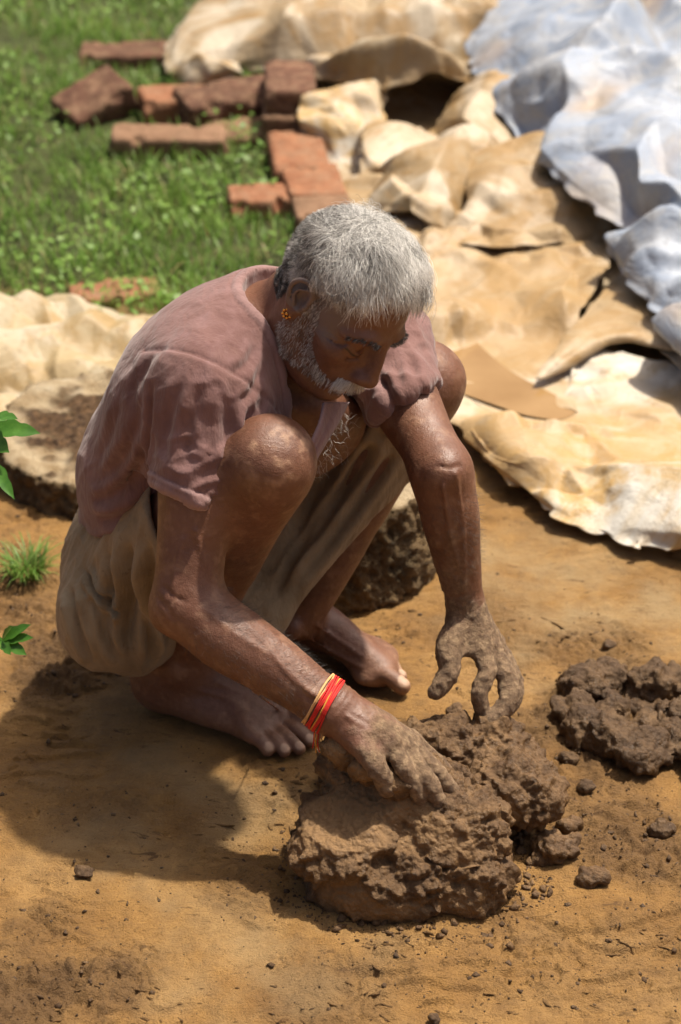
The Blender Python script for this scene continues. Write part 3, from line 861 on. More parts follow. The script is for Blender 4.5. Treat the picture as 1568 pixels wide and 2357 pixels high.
m = Mat('skin')
n1, n2 = m.noise(14, 5, .6), m.noise(160, 3, .6)
base = m.ramp(n1, [(.25, (.090, .034, .017)), (.5, (.132, .055, .029)), (.78, (.190, .088, .052))])
base = m.mix(m.math('MULTIPLY', m.ramp(n2, [(.35, 0), (.75, 1)]), .35), base, (.215, .098, .060))
base = m.mix(m.math('MULTIPLY', m.attr('dust'), m.ramp(m.noise(60, 4), [(.3, .3), (.7, 1)])), base, (.42, .25, .15))
base = m.mix(m.attr('nail'), base, (.42, .27, .18))
base = m.mix(m.math('MULTIPLY', m.attr('lips'), .5), base, (.085, .026, .020))
base = m.mix(m.attr('lash'), base, (.012, .008, .006))
base = m.mix(m.math('MULTIPLY', m.attr('scalp'), .65), base, (.16, .14, .13))
mudc = m.ramp(m.noise(120, 5, .65), [(.3, (.105, .060, .031)), (.5, (.210, .130, .070)), (.7, (.38, .26, .145))])
base = m.mix(m.attr('mud'), base, mudc)
rg = m.ramp(m.noise(45, 4), [(.3, .42), (.7, .62)])
rg = m.mix(m.attr('mud'), rg, (.75, .75, .75))
pores = m.voro(900)
bp = m.bump(m.math('ADD', m.math('MULTIPLY', pores, .5), m.noise(420, 3, .6)), .35, .0012)
bp = m.bump(m.noise(75, 4, .6), .35, .004, bp)
gr = m.bump(m.math('MULTIPLY', m.noise(330, 5, .75), m.attr('mud')), .9, .005, bp)
SKIN = m.done(base, rg, gr, Specular_IOR_Level=.55, Subsurface_Weight=.06, Subsurface_Scale=.01, Subsurface_Radius=(1, .35, .2))
person_loc = V(-.16, 2.27, 0)
person = empty('person', person_loc)
tag(person, 'barefoot grey-haired man in a mauve shirt squatting and pressing clay with one hand', 'person')
scalp = sstep(-.06, -.02, hl[:, 2] - .35 * (hl[:, 0] - .0)) * (hl[:, 2] > -.02) * (np.linalg.norm(hl, axis=1) < .16) * sstep(.075, .05, hl[:, 0])
body = mesh_obj('body', bv, bf_, SKIN, person, attrs={'mud': mud, 'nail': nails, 'lash': lash, 'lips': lips, 'dust': np.clip(dF * (bv[:, 2] < .1) + .55 * sstep(.055, .02, np.linalg.norm(bv - (Rkn + V(.012, -.035, .035)), axis=1)) * sstep(.0, .5, nz) + .28 * sstep(.1, .7, nz + .4 * nz2) * (bv[:, 2] < .5), 0, 1), 'scalp': scalp})
print('body', round(time.time() - T0, 1))

# ------------------------------------------------------------------ shirt
def fold_disp(fd, v, n, lines):
    """long folds drawn on the cloth: valley with a soft ridge on both sides"""
    out = np.zeros(len(v))
    for pts, w, dep in lines:
        q = [P(u_, v_, surf(fd, u_, v_)) for u_, v_ in spline(pts, 4) if surf(fd, u_, v_) is not None]
        if len(q) < 3: continue
        q = np.array(q)
        for _ in range(2): q[1:-1] = .25 * q[:-2] + .5 * q[1:-1] + .25 * q[2:]
        box = ((v > q.min(0) - .04) & (v < q.max(0) + .04)).all(1)
        d, t = seg_dist(v[box], q)
        t = t / (len(q) - 1)
        tp = sstep(-.02, .25, t) * sstep(1.02, .75, t)
        prof = -np.exp(-(d / w) ** 2) + .55 * np.exp(-((d - 2.1 * w) / (1.1 * w)) ** 2)
        out[box] += dep * tp * prof
    return out
S = Field((-.42, 1.95, .12), (.20, 2.56, .72), .0032)
torso(S, .005)
Rhem, Lhem = Rsh + (Relb - Rsh) * .52, Lsh + (Lelb - Lsh) * .66
S.curve([Rsh, Rsh * .5 + Rhem * .5, Rsh + (Relb - Rsh) * .60], [.057, .0510, .0495], .025)
S.curve([Lsh, Lsh * .5 + Lhem * .5, Lsh + (Lelb - Lsh) * .78], [.054, .0465, .0440], .03)
S.ell(Rsh * .7 + SP[2] * .3 + BF * .02 - V(0, 0, .05), (.07, .06, .08), frame(V(0, 0, 1), BF), .04)       # cloth under the arm
hemR = nrm(nrm(Relb - Rsh) + V(-.30, .0, .0))
hemL = nrm(Lelb - Lsh)
S.halfspace(Rhem, hemR, Rhem - .075, Rhem + .075, .003)
S.halfspace(Lhem, hemL, Lhem - .07, Lhem + .07, .003)
# sleeve mouths are hollow
S.cone(Rhem - hemR * .010, .0440, Rhem + hemR * .03, .0450, .002, 'sub')
S.cone(Lhem - hemL * .010, .0365, Lhem + hemL * .03, .0375, .002, 'sub')
# neck opening with the open placket
NK = [C7 + V(0, 0, .028) + BF * .030, PIT + V(0, 0, .05) - BF * .01, PIT + BF * .03, PIT + BF * .055 - V(0, 0, .07) + BL * .005, PIT + BF * .06 - V(0, 0, .13) + BL * .01]
NR = [.050, .066, .056, .040, .020]
S.curve(NK, NR, .003, 4, 'sub')
hb0, hbs = V(-.335, 2.32, .050), 1.20
S.halfspace(hb0, nrm(V(BF[0] * hbs, BF[1] * hbs, 0) - V(0, 0, 1)), S.D.shape and (-.45, 1.9, .0), (.25, 2.6, .75), .004)
S_LINES = [([(604, 975), (585, 1010), (560, 1040), (535, 1050)], .005, .004), ([(366, 1110), (335, 1160), (270, 1195), (215, 1195)], .006, .006), ([(354, 870), (349, 960), (347, 1040), (349, 1100)], .005, .006), ([(368, 1150), (330, 1205), (250, 1245), (190, 1240)], .006, .006),
           ([(300, 1262), (240, 1280), (160, 1262)], .006, .005), ([(346, 1000), (310, 1100), (240, 1150), (205, 1150)], .006, .005), ([(330, 950), (290, 1050), (225, 1110)], .006, .004), ([(588, 790), (566, 840), (530, 860)], .005, .0035), ([(592, 845), (575, 900), (545, 925)], .005, .0035),
           ([(470, 880), (440, 960), (425, 1080)], .006, .0035), ([(425, 870), (392, 960), (378, 1085)], .006, .0035), ([(525, 890), (520, 980), (505, 1090)], .006, .0035), ([(575, 930), (555, 990), (530, 1060)], .005, .004), ([(495, 1010), (470, 1080), (455, 1120)], .004, .0025),
           ([(345, 1220), (280, 1290), (190, 1300)], .006, .005), ([(290, 900), (250, 1010), (215, 1080)], .007, .003), ([(400, 780), (330, 860), (290, 930)], .008, .003), ([(880, 870), (900, 900), (910, 940)], .005, .004), ([(945, 830), (950, 870), (958, 910)], .005, .004), ([(915, 850), (925, 890), (935, 925)], .004, .003)]
sv, sf = S.mesh(2)
sn = vnormals(sv, sf)
dAr, tAr = seg_dist(sv, [Rsh, Relb]); dAl, tAl = seg_dist(sv, [Lsh, Lelb])
# armhole seams
axR = nrm(nrm(Relb - Rsh) * .75 - BL * .55 + BF * .05); seamR = (sv - (Rsh + V(0, 0, .0) - axR * .006)) @ axR
axL = nrm(nrm(Lelb - Lsh) * .8 + BL * .5); seamL = (sv - (Lsh - axL * .004)) @ axL
slR = sstep(-.002, .003, seamR) * (dAr < .085); slL = sstep(-.002, .003, seamL) * (dAl < .085)
# folds
def folds(v, along, scale, stretch, seed, sharp=1.6):
    a = nrm(along); o = np.abs(a) < .9; t = nrm(np.cross(a, V(0, 0, 1) if abs(a[2]) < .9 else V(1, 0, 0))); b = np.cross(a, t)
    q = np.stack([v @ a * scale / stretch, v @ t * scale, v @ b * scale], 1) + seed
    q = q + .22 * np.stack([pn(v * 16 + seed), pn(v * 16 + seed + 5), pn(v * 16 + seed + 9)], 1)
    r = 1 - np.abs(pn(q)) * sharp
    return np.clip(r, -.3, 1)
back = np.clip(folds(sv, nrm(SP[2] - SP[0]) + .5 * BF, 26, 4.5, 3.), 0, 1) ** 2
diag = np.clip(folds(sv, nrm(Rsh - SP[0]) - .4 * BF, 17, 3.2, 8.), 0, 1) ** 2
slv = np.clip(folds(sv, nrm(Relb - Rsh) + .25 * BF, 30, 3.2, 21.), 0, 1) ** 2
slvb = np.clip(folds(sv, nrm(BF - .6 * nrm(Relb - Rsh)), 38, 3.0, 33.), 0, 1) ** 2
pit = np.exp(-(np.linalg.norm(sv - (Rsh + (Relb - Rsh) * .25 + BF * .045), axis=1) / .06) ** 2)
waist = sstep(.16, .02, (sv - hb0)[:, 2] - hbs * ((sv - hb0) @ BF))
wz = np.clip(folds(sv, BF + BL * .2 + V(0, 0, .5), 30, 4., 44.), 0, 1) ** 2
top = sstep(.50, .57, sv[:, 2]) * (1 - slR)
disp = fold_disp(S, sv, sn, S_LINES) + (.0018 * back + .0020 * diag) * (1 - .6 * top) * (1 - slR) + slR * (.0020 * slv + .0010 * slvb) + .004 * pit * slvb + .0055 * waist * wz + .0006 * fbm(sv * 60, 3)
disp += .0016 * slR + .0016 * slL + slL * .003 * np.clip(folds(sv, nrm(Lelb - Lsh), 30, 3, 5.), 0, 1) ** 2
for q in (seamR * 1.0, seamL * 1.0):
    disp -= .0024 * np.exp(-(q / .0028) ** 2) * ((dAr < .08) | (dAl < .08))
hr = (Rhem - sv) @ hemR; hL = (Lhem - sv) @ hemL
for q, dd in ((hr, dAr), (hL, dAl)):
    near = (dd < .062)
    disp += near * (.0012 * sstep(.013, .011, q) - .0016 * np.exp(-((q - .0125) / .0018) ** 2) - .0012 * np.exp(-((q - .006) / .0016) ** 2))
dn, tn = seg_dist(sv, spline(NK, 4)); rn = np.interp(tn, np.arange(len(spline(NK, 4))), spline([[r] for r in NR], 4)[:, 0])
col = dn - rn
disp += .0012 * sstep(.013, .011, col) - .0018 * np.exp(-((col - .013) / .002) ** 2)
sv = sv + sn * disp[:, None].astype(np.float32)
m = Mat('mauve cotton')
cw = m.noise(9, 4, .6)
c = m.ramp(cw, [(.3, (.135, .066, .058)), (.55, (.185, .098, .086)), (.8, (.245, .140, .122))])
c = m.mix(m.ramp(m.noise(40, 4, .6, stretch=(1, 1, .35)), [(.45, 0), (.8, .55)]), c, (.28, .165, .16))
c = m.mix(m.math('MULTIPLY', m.attr('hem'), .55), c, (.38, .25, .235))
c = m.mix(m.ramp(m.noise(6, 5, .65, co=m.tc.outputs['Object']), [(.56, 0), (.8, .5)]), c, (.20, .12, .09))
weave = m.math('ADD', m.noise(1500, 2, .5), m.noise(260, 3, .6))
wr = m.math('PINGPONG', m.math('MULTIPLY', m.noise(26, 4, .55, .3, stretch=(1.3, 1.3, .45)), 5.0), 1.0)
CLOTH = m.done(c, .92, m.bump(weave, .3, .0014, m.bump(wr, .32, .0035)), Sheen_Weight=.25, Sheen_Roughness=.5, Specular_IOR_Level=.2)
hem = np.zeros(len(sv))
for q, dd in ((hr, dAr), (hL, dAl)): hem = np.maximum(hem, sstep(.0135, .011, q) * (dd < .066) * (1 - .8 * np.exp(-((q - .006) / .002) ** 2)))
hem = np.maximum(hem, .5 * sstep(.013, .011, col))
shirt = mesh_obj('shirt', sv, sf, CLOTH, person, attrs={'hem': hem})
# loose edge of the open placket
pa = spline([P(742, 928, 2.45), P(735, 965, 2.44), P(722, 1005, 2.43), P(703, 1046, 2.425)], 8)
pb = spline([P(800, 925, 2.52), P(780, 965, 2.49), P(756, 1005, 2.46), P(722, 1062, 2.44)], 8)
tt = np.linspace(0, 1, 14)
pv = (pa[:, None] * (1 - tt)[None, :, None] + pb[:, None] * tt[None, :, None])
pv = pv - CF * (.006 * np.sin(tt * 3.14) + .002 * np.sin(tt * 11))[None, :, None]
n_, k_ = pv.shape[:2]
pf = np.array([(i * k_ + j, i * k_ + j + 1, (i + 1) * k_ + j + 1, (i + 1) * k_ + j) for i in range(n_ - 1) for j in range(k_ - 1)])
pl_ = mesh_obj('placket', pv.reshape(-1, 3), pf, CLOTH, shirt, attrs={'hem': np.tile(sstep(.2, .05, tt), n_)})
pl_.matrix_parent_inverse = Matrix.Identity(4)
md = pl_.modifiers.new('thickness', 'SOLIDIFY'); md.thickness = .0025
print('shirt', round(time.time() - T0, 1), len(sv))

# ------------------------------------------------------------------ rolled-up khaki trousers
K = Field((-.42, 2.0, .02), (.20, 2.60, .60), .0032)
K.ell(PEL + V(0, 0, -.005), V(.120, .150, .118), frame(V(0, 0, 1), BF), .03)
K.ell(P(270, 1400, 2.70), V(.062, .080, .082), frame(V(0, 0, 1), BF), .03)
K.ell(P(316, 1452, 2.68), V(.042, .05, .055), None, .03)
Rth = Rhip + (Rkn - Rhip) * .50
K.curve([Rhip, Rhip * .5 + Rth * .5, Rth], [.100, .092, .082], .03)
K.curve([Lhip, Lhip * .5 + Lkn * .5, Lkn + (Lkn - Lhip) * .03], [.098, .082, .064], .03)
kA, kB = P(915, 1066, 2.71), P(612, 1424, 2.70)
K.tri(kA, kB, Lhip, .007, .05)
K.tri(kA, kB, Lhip * .4 + Lkn * .6, .007, .05)
K.tri(kB, Lhip, Rhip + V(.04, -.02, -.02), .010, .05)
K.curve([P(u_, v_, (surf(S, u_, v_ - 6) or 2.6) - .002) for u_, v_ in ((178, 1308), (215, 1286), (262, 1262), (305, 1228), (340, 1196))], [.006, .010, .011, .011, .010], .012)
# hems
thR, thL = nrm(Rkn - Rhip), nrm(Lkn - Lhip)
K.halfspace(Rth + thR * .02, thR, Rth - .13, Rth + .13, .004)
K.halfspace(Lhip + (Lkn - Lhip) * .915, thL, Lkn - V(.075, .10, .10), Lkn + .10, .004)
K.chain([Rth - thR * .02, Rth + thR * .06], [.074, .076], .003, 'sub')
K.chain([Lkn - thL * .05, Lkn + thL * .06], [.054, .058], .003, 'sub')
K_LINES = [([(190, 1305), (225, 1355), (262, 1395), (285, 1405)], .004, 0.0112), ([(250, 1262), (266, 1330), (252, 1400), (262, 1460)], .007, 0.0126), ([(305, 1235), (292, 1310), (304, 1390), (292, 1460), (305, 1540)], .008, 0.0140), ([(347, 1240), (350, 1350), (385, 1440), (398, 1490)], .007, 0.0112),
           ([(212, 1350), (238, 1440), (278, 1535)], .007, 0.0098), ([(165, 1340), (178, 1440), (222, 1535)], .006, 0.0084), ([(330, 1390), (345, 1460), (345, 1545)], .006, 0.0084), ([(190, 1340), (205, 1430), (245, 1540)], .005, 0.0056),
           ([(858, 920), (800, 1010), (742, 1105), (642, 1325)], .008, 0.0168), ([(895, 945), (800, 1110), (655, 1340)], .007, 0.0126), ([(828, 920), (770, 1000), (728, 1070), (690, 1190)], .006, 0.0112), ([(918, 1030), (820, 1165), (655, 1380)], .006, 0.0084), ([(770, 1130), (700, 1240), (625, 1390)], .005, 0.0070)]
kv, kf = K.mesh(1)
kn_ = vnormals(kv, kf)
dT, tT = seg_dist(kv, [kB, kA]); dth, tth = seg_dist(kv, [Lhip, Lkn])
lw = sstep(.0, .12, (kv - (Lhip * .7 + Rhip * .3)) @ nrm(thL + V(.3, 0, 0)))
fl = np.clip(folds(kv, nrm(kA - kB) + V(0, 0, .15), 30, 7.0, 2., 2.0), 0, 1) ** 2
fb = np.clip(folds(kv, V(.25, 0, 1.), 21, 6.5, 14., 1.5), 0, 1) ** 2
fc = np.clip(folds(kv, V(.7, -.4, .8), 16, 5., 25., 1.5), 0, 1) ** 2
fw = np.clip(folds(kv, V(.1, 0, 1.), 55, 5, 31., 1.6), 0, 1) ** 2
wst = sstep(.12, .0, (hb0 - kv)[:, 2] + hbs * ((kv - hb0) @ BF) + .02)
disp = fold_disp(K, kv, kn_, K_LINES) + lw * (.0030 * fl) + (1 - lw) * (.0035 * fb + .0025 * fc + .003 * fw * wst) + .0003 * fbm(kv * 50, 2) - .002
kv = kv + kn_ * disp[:, None].astype(np.float32)
m = Mat('khaki cotton')
c = m.ramp(m.noise(7, 5, .6), [(.28, (.175, .125, .070)), (.5, (.285, .215, .130)), (.75, (.370, .295, .195))])
c = m.mix(m.ramp(m.noise(22, 5, .65), [(.52, 0), (.72, .55)]), c, (.20, .115, .050))
c = m.mix(m.math('MULTIPLY', m.ramp(m.noise(90, 3, .6), [(.62, 0), (.72, 1)]), .35), c, (.11, .07, .04))
wr = m.math('PINGPONG', m.math('MULTIPLY', m.noise(18, 4, .55, .3, stretch=(1.3, 1.3, .4)), 5.0), 1.0)
KHAKI = m.done(c, .9, m.bump(m.math('ADD', m.noise(1300, 2), m.noise(200, 3, .6)), .28, .0014, m.bump(wr, .35, .005)), Specular_IOR_Level=.2, Sheen_Weight=.1)
trousers = mesh_obj('trousers', kv, kf, KHAKI, person)
trousers['label'] = 'stained khaki trousers rolled up above the knees'
print('trousers', round(time.time() - T0, 1), len(kv))
# ------------------------------------------------------------------ hair
def tri_sample(v, f, keep_v, n, rr):
    """n random surface points on faces whose corners are all kept -> points, normals"""
    q = f[keep_v[f].all(1)]
    a, b, c, d = (v[q[:, i]] for i in range(4))
    ar = np.linalg.norm(np.cross(c - a, d - b), axis=1)
    k = rr.choice(len(q), n, p=ar / ar.sum())
    s_, t_ = rr.random(n)[:, None], rr.random(n)[:, None]
    p = (a[k] * (1 - s_) + b[k] * s_) * (1 - t_) + (d[k] * (1 - s_) + c[k] * s_) * t_
    nn = np.cross(c[k] - a[k], d[k] - b[k]); nn /= np.linalg.norm(nn, axis=1)[:, None]
    return p, nn
def hair_obj(name, pts, r0, r1, tone, mat, parent):
    """pts (N, K, 3)"""
    n, k, _ = pts.shape
    h = bpy.data.hair_curves.new(name)
    h.add_curves([k] * n)
    off = np.asarray(parent.location, np.float32)
    h.attributes['position'].data.foreach_set('vector', (pts - off).astype(np.float32).ravel())
    ra = h.attributes.get('radius') or h.attributes.new('radius', 'FLOAT', 'POINT')
    rad = np.linspace(1, 0, k)[None] * (r0 - r1) + r1
    ra.data.foreach_set('value', np.repeat(rad, n, 0).astype(np.float32).ravel())
    ta = h.attributes.new('tone', 'FLOAT', 'CURVE'); ta.data.foreach_set('value', tone.astype(np.float32))
    h.materials.append(mat)
    o = bpy.data.objects.new(name, h)
    link(o, parent)
    return o
m = Mat('grey hair')
m.done(m.ramp(m.attr('tone'), [(0, (.022, .019, .017)), (.35, (.16, .15, .135)), (.65, (.50, .48, .45)), (1, (.84, .82, .77))]), .45, Specular_IOR_Level=.5)
HAIRM = m.m
rr = np.random.default_rng(5)
f_, l_, u_ = hl[:, 0], hl[:, 1], hl[:, 2]
inhead = (np.linalg.norm(hl - V(0, 0, .02), axis=1) < .135)
al = np.abs(l_)
ear = (f_ > -.036) & (f_ < .008) & (al > .062) & (u_ < .036)
line = np.interp(f_, [-.12, -.045, -.036, -.03, .008, .02, .045, .065, .10], [-.045, -.055, -.03, .030, .040, .052, .074, .090, .104])
line = line + np.where((f_ > .03), .010 * sstep(.02, .055, al), 0)
scalp_k = inhead & (u_ > line) & ~ear
sc_c, sc_r = V(-.012, 0, .032), V(.097, .0755, .086)
def grow(p, n, length, lift, K=8, fwd=.55, gravity=0., jit=.26, clump=1.3):
    """combed strands in head space that follow the skull"""
    q = head_local(p); nn = (n @ HM)
    C = V(-.060, -.005, .105)
    d = q - C
    d = d / (np.linalg.norm(d, axis=1)[:, None] + .015) + fwd * V(1.0, -.15, .10) * sstep(-.05, .05, q[:, :1])
    cl = np.stack([pn(q * 90 + 3), pn(q * 90 + 31), pn(q * 90 + 57)], 1) * clump + np.stack([pn(q * 34 + 3), pn(q * 34 + 31), pn(q * 34 + 57)], 1) * 1.0
    d = d + cl + rr.normal(0, jit, q.shape)
    L = length[:, None] / (K - 1)
    out = [q]
    down = (V(0, 0, -1.) @ HM)
    x = q
    for k in range(1, K):
        s_ = k / (K - 1)
        g = (x - sc_c) / sc_r ** 2; g /= np.linalg.norm(g, axis=1)[:, None]
        t = d - (d * g).sum(1)[:, None] * g; t /= np.linalg.norm(t, axis=1)[:, None] + 1e-6
        lf = lift[:, None] * (1 - 1.15 * s_)
        st = t + g * lf + gravity * s_ * down
        st /= np.linalg.norm(st, axis=1)[:, None]
        x = x + st * L
        e = np.linalg.norm((x - sc_c) / sc_r, axis=1)
        mn = 1.02 + (.03 + .14 * rr.random(len(x))) * s_
        low = e < mn
        x = np.where(low[:, None], sc_c + (x - sc_c) * (mn / np.maximum(e, 1e-3))[:, None], x)
        d = d + rr.normal(0, .20, d.shape) + gravity * .25 * down
        out.append(x)
    w = np.stack(out, 1)
    return HO + (w.reshape(-1, 3) * HS @ HM.T).reshape(w.shape)
N = 62000
hp, hn = tri_sample(bv, bf_, scalp_k, N, rr)
hq = head_local(hp)
top = sstep(.02, .10, hq[:, 2]) * sstep(-.10, -.02, hq[:, 0])
ln = (.016 + .050 * top - .022 * sstep(.03, .06, hq[:, 0])) * rr.uniform(.6, 1.15, N) * (1 + .3 * pn(hq * 60))
ln = np.where(hq[:, 2] < .01, .009, ln)
ln = np.where((np.abs(hq[:, 1]) > .05) & (hq[:, 2] < .055) & (hq[:, 0] < .02), np.minimum(ln, .011), ln)
feather = np.interp(hq[:, 0], [-.12, -.045, -.036, -.03, .008, .02, .045, .065, .10], [-.045, -.055, -.03, .030, .040, .052, .074, .090, .104])
ln = ln * (.55 + .45 * sstep(.0, .03, hq[:, 2] - feather)) * np.where((hq[:, 0] > .02), rr.uniform(.45, 1.15, N), 1)
lock = (hq[:, 0] > .030) & (hq[:, 1] > .002) & (hq[:, 2] < .112) & (pn(hq * 55 + 70) > -.1)
ln = np.where(lock, rr.uniform(.024, .046, N), ln)
pts = grow(hp, hn, ln, .85 + .9 * rr.random(N) * (.4 + top), gravity=np.where(lock, .55, .12)[:, None])
shade = pn(hq * 45 + 8) * .35 + pn(hq * 110) * .25
tone = np.clip(.50 + .34 * top + 2.0 * shade + rr.normal(0, .24, N) - .22 * sstep(.02, -.03, hq[:, 2]) - .10 * sstep(-.03, -.08, hq[:, 0]), 0, 1)
hair_obj('hair', pts, .00016, .00007, tone, HAIRM, person)
# beard and moustache
jaw_top = np.interp(f_, [-.02, .0, .012, .022, .045, .075, .092, .11], [-.05, -.035, .020, .016, -.042, -.058, -.062, -.066])
lipd = seg_dist(hl, [(.094, -.024, -.0755), (.106, 0, -.0755), (.094, .024, -.0755)])[0]
beard_k = inhead & (u_ < jaw_top) & (u_ > -.135) & (f_ > -.012 - .3 * np.clip(-.05 - u_, 0, 1)) & (lipd > .0095) & (u_ > -.128 + np.clip(.05 - f_, 0, .1) * .9)
beard_k |= inhead & (f_ > .006) & (f_ < .026) & (al > .05) & (u_ > -.035) & (u_ < .034)
N = 4200
hp, hn = tri_sample(bv, bf_, beard_k, N, rr)
hq = head_local(hp)
dn_ = V(.25, 0, -1.) @ HM.T
K = 4
ln = (.0026 + .0042 * sstep(.05, .09, hq[:, 0])) * rr.uniform(.6, 1.3, N)
dv = hn * .7 + dn_ * .8 + rr.normal(0, .35, hp.shape); dv /= np.linalg.norm(dv, axis=1)[:, None]
pts = np.stack([hp + dv * (ln * s_)[:, None] + dn_ * (ln * s_ * s_ * .4)[:, None] for s_ in np.linspace(0, 1, K)], 1)
tone = np.clip(.60 + rr.normal(0, .28, N) - .25 * (np.abs(pn(hq * 40)) > .35), 0, 1)
hair_obj('beard', pts, .00015, .00008, tone, HAIRM, person)
mo_k = inhead & (u_ > -.0665) & (u_ < -.050) & (al < .033) & (f_ > .078) & (np.linalg.norm((hl - V(.116, 0, -.040)) / V(1, 1.6, 1), axis=1) > .011)
N = 750
hp, hn = tri_sample(bv, bf_, mo_k, N, rr)
hq = head_local(hp)
sd = np.sign(hq[:, 1])[:, None]
dv = hn * .55 + (V(.15, 0, -1.) @ HM.T) * .75 + sd * (V(0, 1., 0) @ HM.T) * (.35 + np.abs(hq[:, 1:2]) * 14) + rr.normal(0, .22, hp.shape)
dv /= np.linalg.norm(dv, axis=1)[:, None]
ln = rr.uniform(.006, .0115, N)
pts = np.stack([hp + dv * (ln * s_)[:, None] + dn_ * (ln * s_ * s_ * .45)[:, None] for s_ in np.linspace(0, 1, 5)], 1)
hair_obj('moustache', pts, .00016, .00008, np.clip(.78 + rr.normal(0, .2, N), 0, 1), HAIRM, person)
# eyebrows
ebd = np.minimum(seg_dist(hl, [(.100, -.011, .024), (.099, -.026, .031), (.088, -.044, .029), (.074, -.056, .020)])[0], seg_dist(hl, [(.100, .011, .024), (.099, .026, .031), (.088, .044, .029), (.074, .056, .020)])[0])
hp, hn = tri_sample(bv, bf_, inhead & (ebd < .0048), 420, rr)
hq = head_local(hp); sd = np.sign(hq[:, 1])[:, None]
dv = hn * .45 + sd * (V(0, 1., 0) @ HM.T) * .8 + (V(0, 0, -.25) @ HM.T) + rr.normal(0, .2, hp.shape); dv /= np.linalg.norm(dv, axis=1)[:, None]
pts = np.stack([hp + dv * s_ * .0060 for s_ in np.linspace(0, 1, 4)], 1)
hair_obj('eyebrows', pts, .00022, .00010, np.clip(.18 + rr.normal(0, .2, 420), 0, 1), HAIRM, person)
# chest hair: white curls below the throat
cd = np.linalg.norm((bv - (PIT + BF * .012 - V(0, 0, .055))) / V(.04, .04, .045), axis=1)
hp, hn = tri_sample(bv, bf_, (cd < 1.25) & (bn @ BF > .1), 110, rr)
dv = hn + rr.normal(0, .6, hp.shape) - V(0, 0, .5); dv /= np.linalg.norm(dv, axis=1)[:, None]
tv = np.cross(dv, rr.normal(size=hp.shape)); tv /= np.linalg.norm(tv, axis=1)[:, None]
pts = np.stack([hp + dv * s_ * .014 + tv * .0035 * np.sin(s_ * 5) for s_ in np.linspace(0, 1, 7)], 1)
hair_obj('chest_hair', pts, .00013, .00008, np.clip(.8 + rr.normal(0, .2, len(hp)), 0, 1), HAIRM, person)
# hair of the forearms
fk = ((dR < .06) & (tR > .1) & (tR < .92)) | ((dL < .06) & (tL > .1) & (tL < .7) & (mud < .3))
hp, hn = tri_sample(bv, bf_, fk, 2600, rr)
dv = hn * .55 + nrm(Rwr - Relb) * .5 + V(.2, .3, 0) + rr.normal(0, .3, hp.shape); dv /= np.linalg.norm(dv, axis=1)[:, None]
pts = np.stack([hp + dv * s_ * .0085 for s_ in np.linspace(0, 1, 4)], 1)
hair_obj('arm_hair', pts, .00008, .00003, np.clip(.08 + rr.normal(0, .1, len(hp)), 0, 1), HAIRM, person)

# ------------------------------------------------------------------ ear stud and wrist threads
def tube(pts, r, nseg=6, closed=False):
    p = np.asarray(pts, float); n = len(p)
    r = np.broadcast_to(np.asarray(r, float), (n,))
    t = np.roll(p, -1, 0) - np.roll(p, 1, 0) if closed else np.gradient(p, axis=0)
    t /= np.linalg.norm(t, axis=1)[:, None] + 1e-12
    up = V(.31, .22, .92)
    a = np.cross(t, up); a /= np.linalg.norm(a, axis=1)[:, None] + 1e-12
    b = np.cross(t, a)
    an = np.arange(nseg) * 2 * np.pi / nseg
    v = p[:, None] + r[:, None, None] * (np.cos(an)[None, :, None] * a[:, None] + np.sin(an)[None, :, None] * b[:, None])
    f = []
    for i in range(n if closed else n - 1):
        for j in range(nseg):
            i2, j2 = (i + 1) % n, (j + 1) % nseg
            f.append((i * nseg + j, i2 * nseg + j, i2 * nseg + j2, i * nseg + j2))
    return v.reshape(-1, 3), np.array(f)
def join(parts):
    vs, fs, o = [], [], 0
    for v, f in parts:
        vs.append(v); fs.append(np.asarray(f) + o); o += len(v)
    return np.concatenate(vs), np.concatenate(fs)
def plain(name, col, rough=.6, **kw):
    m = Mat(name)
    c = m.mix(m.ramp(m.noise(120, 4), [(.35, 0), (.7, .5)]), col, tuple(x * .55 for x in col))
    return m.done(c, rough, m.bump(m.noise(500, 3), .3, .001), **kw)
GOLD = plain('gold', (.85, .42, .10), .25, Metallic=1.0)
bits = []
en = nrm(V(-.25, -.85, .2)); ea = nrm(np.cross(en, V(0, 0, 1))); eb = np.cross(en, ea)
for k in range(8):
    c = EAR_LOBE + .0048 * (math.cos(k * math.pi / 4) * ea + math.sin(k * math.pi / 4) * eb)
    bits.append((IV * .0021 + c, IF))
bits.append((IV * .0026 + EAR_LOBE + en * .001, IF))
ev, ef = join(bits)
mesh_obj('earring', ev, ef, GOLD, person)['label'] = 'small round gold ear stud'
wx = nrm(Rwr - Relb)
wa = nrm(np.cross(wx, V(0, 0, 1))); wb = np.cross(wx, wa)
RED, YEL, ORA = plain('red thread', (.62, .018, .012), .7), plain('yellow thread', (.72, .33, .05), .7), plain('cream thread', (.70, .40, .16), .7)
band_c = P(748, 1619, 2.452)
rb = np.random.default_rng(8)
threads = empty('thread_bracelet', band_c); threads.parent = person; threads.matrix_parent_inverse = Matrix.Translation(-Vector(person.location))
threads['label'] = 'red and yellow thread wound round the wrist'
def ring_r(c0, ang):
    """skin distance from the wrist axis along a direction"""
    return .0275
bw = bv[(np.abs((bv - band_c) @ wx) < .03) & (np.linalg.norm(bv - band_c, axis=1) < .07)]
def wrist_radius(s0, d):
    q = bw[np.abs((bw - band_c) @ wx - s0) < .005]
    if len(q) == 0: return .028
    r = q - band_c; r = r - np.outer(r @ wx, wx)
    L_ = np.linalg.norm(r, axis=1); cs = (r / L_[:, None]) @ d
    near_ = cs > .95
    return float(L_[near_].max()) if near_.any() else .028
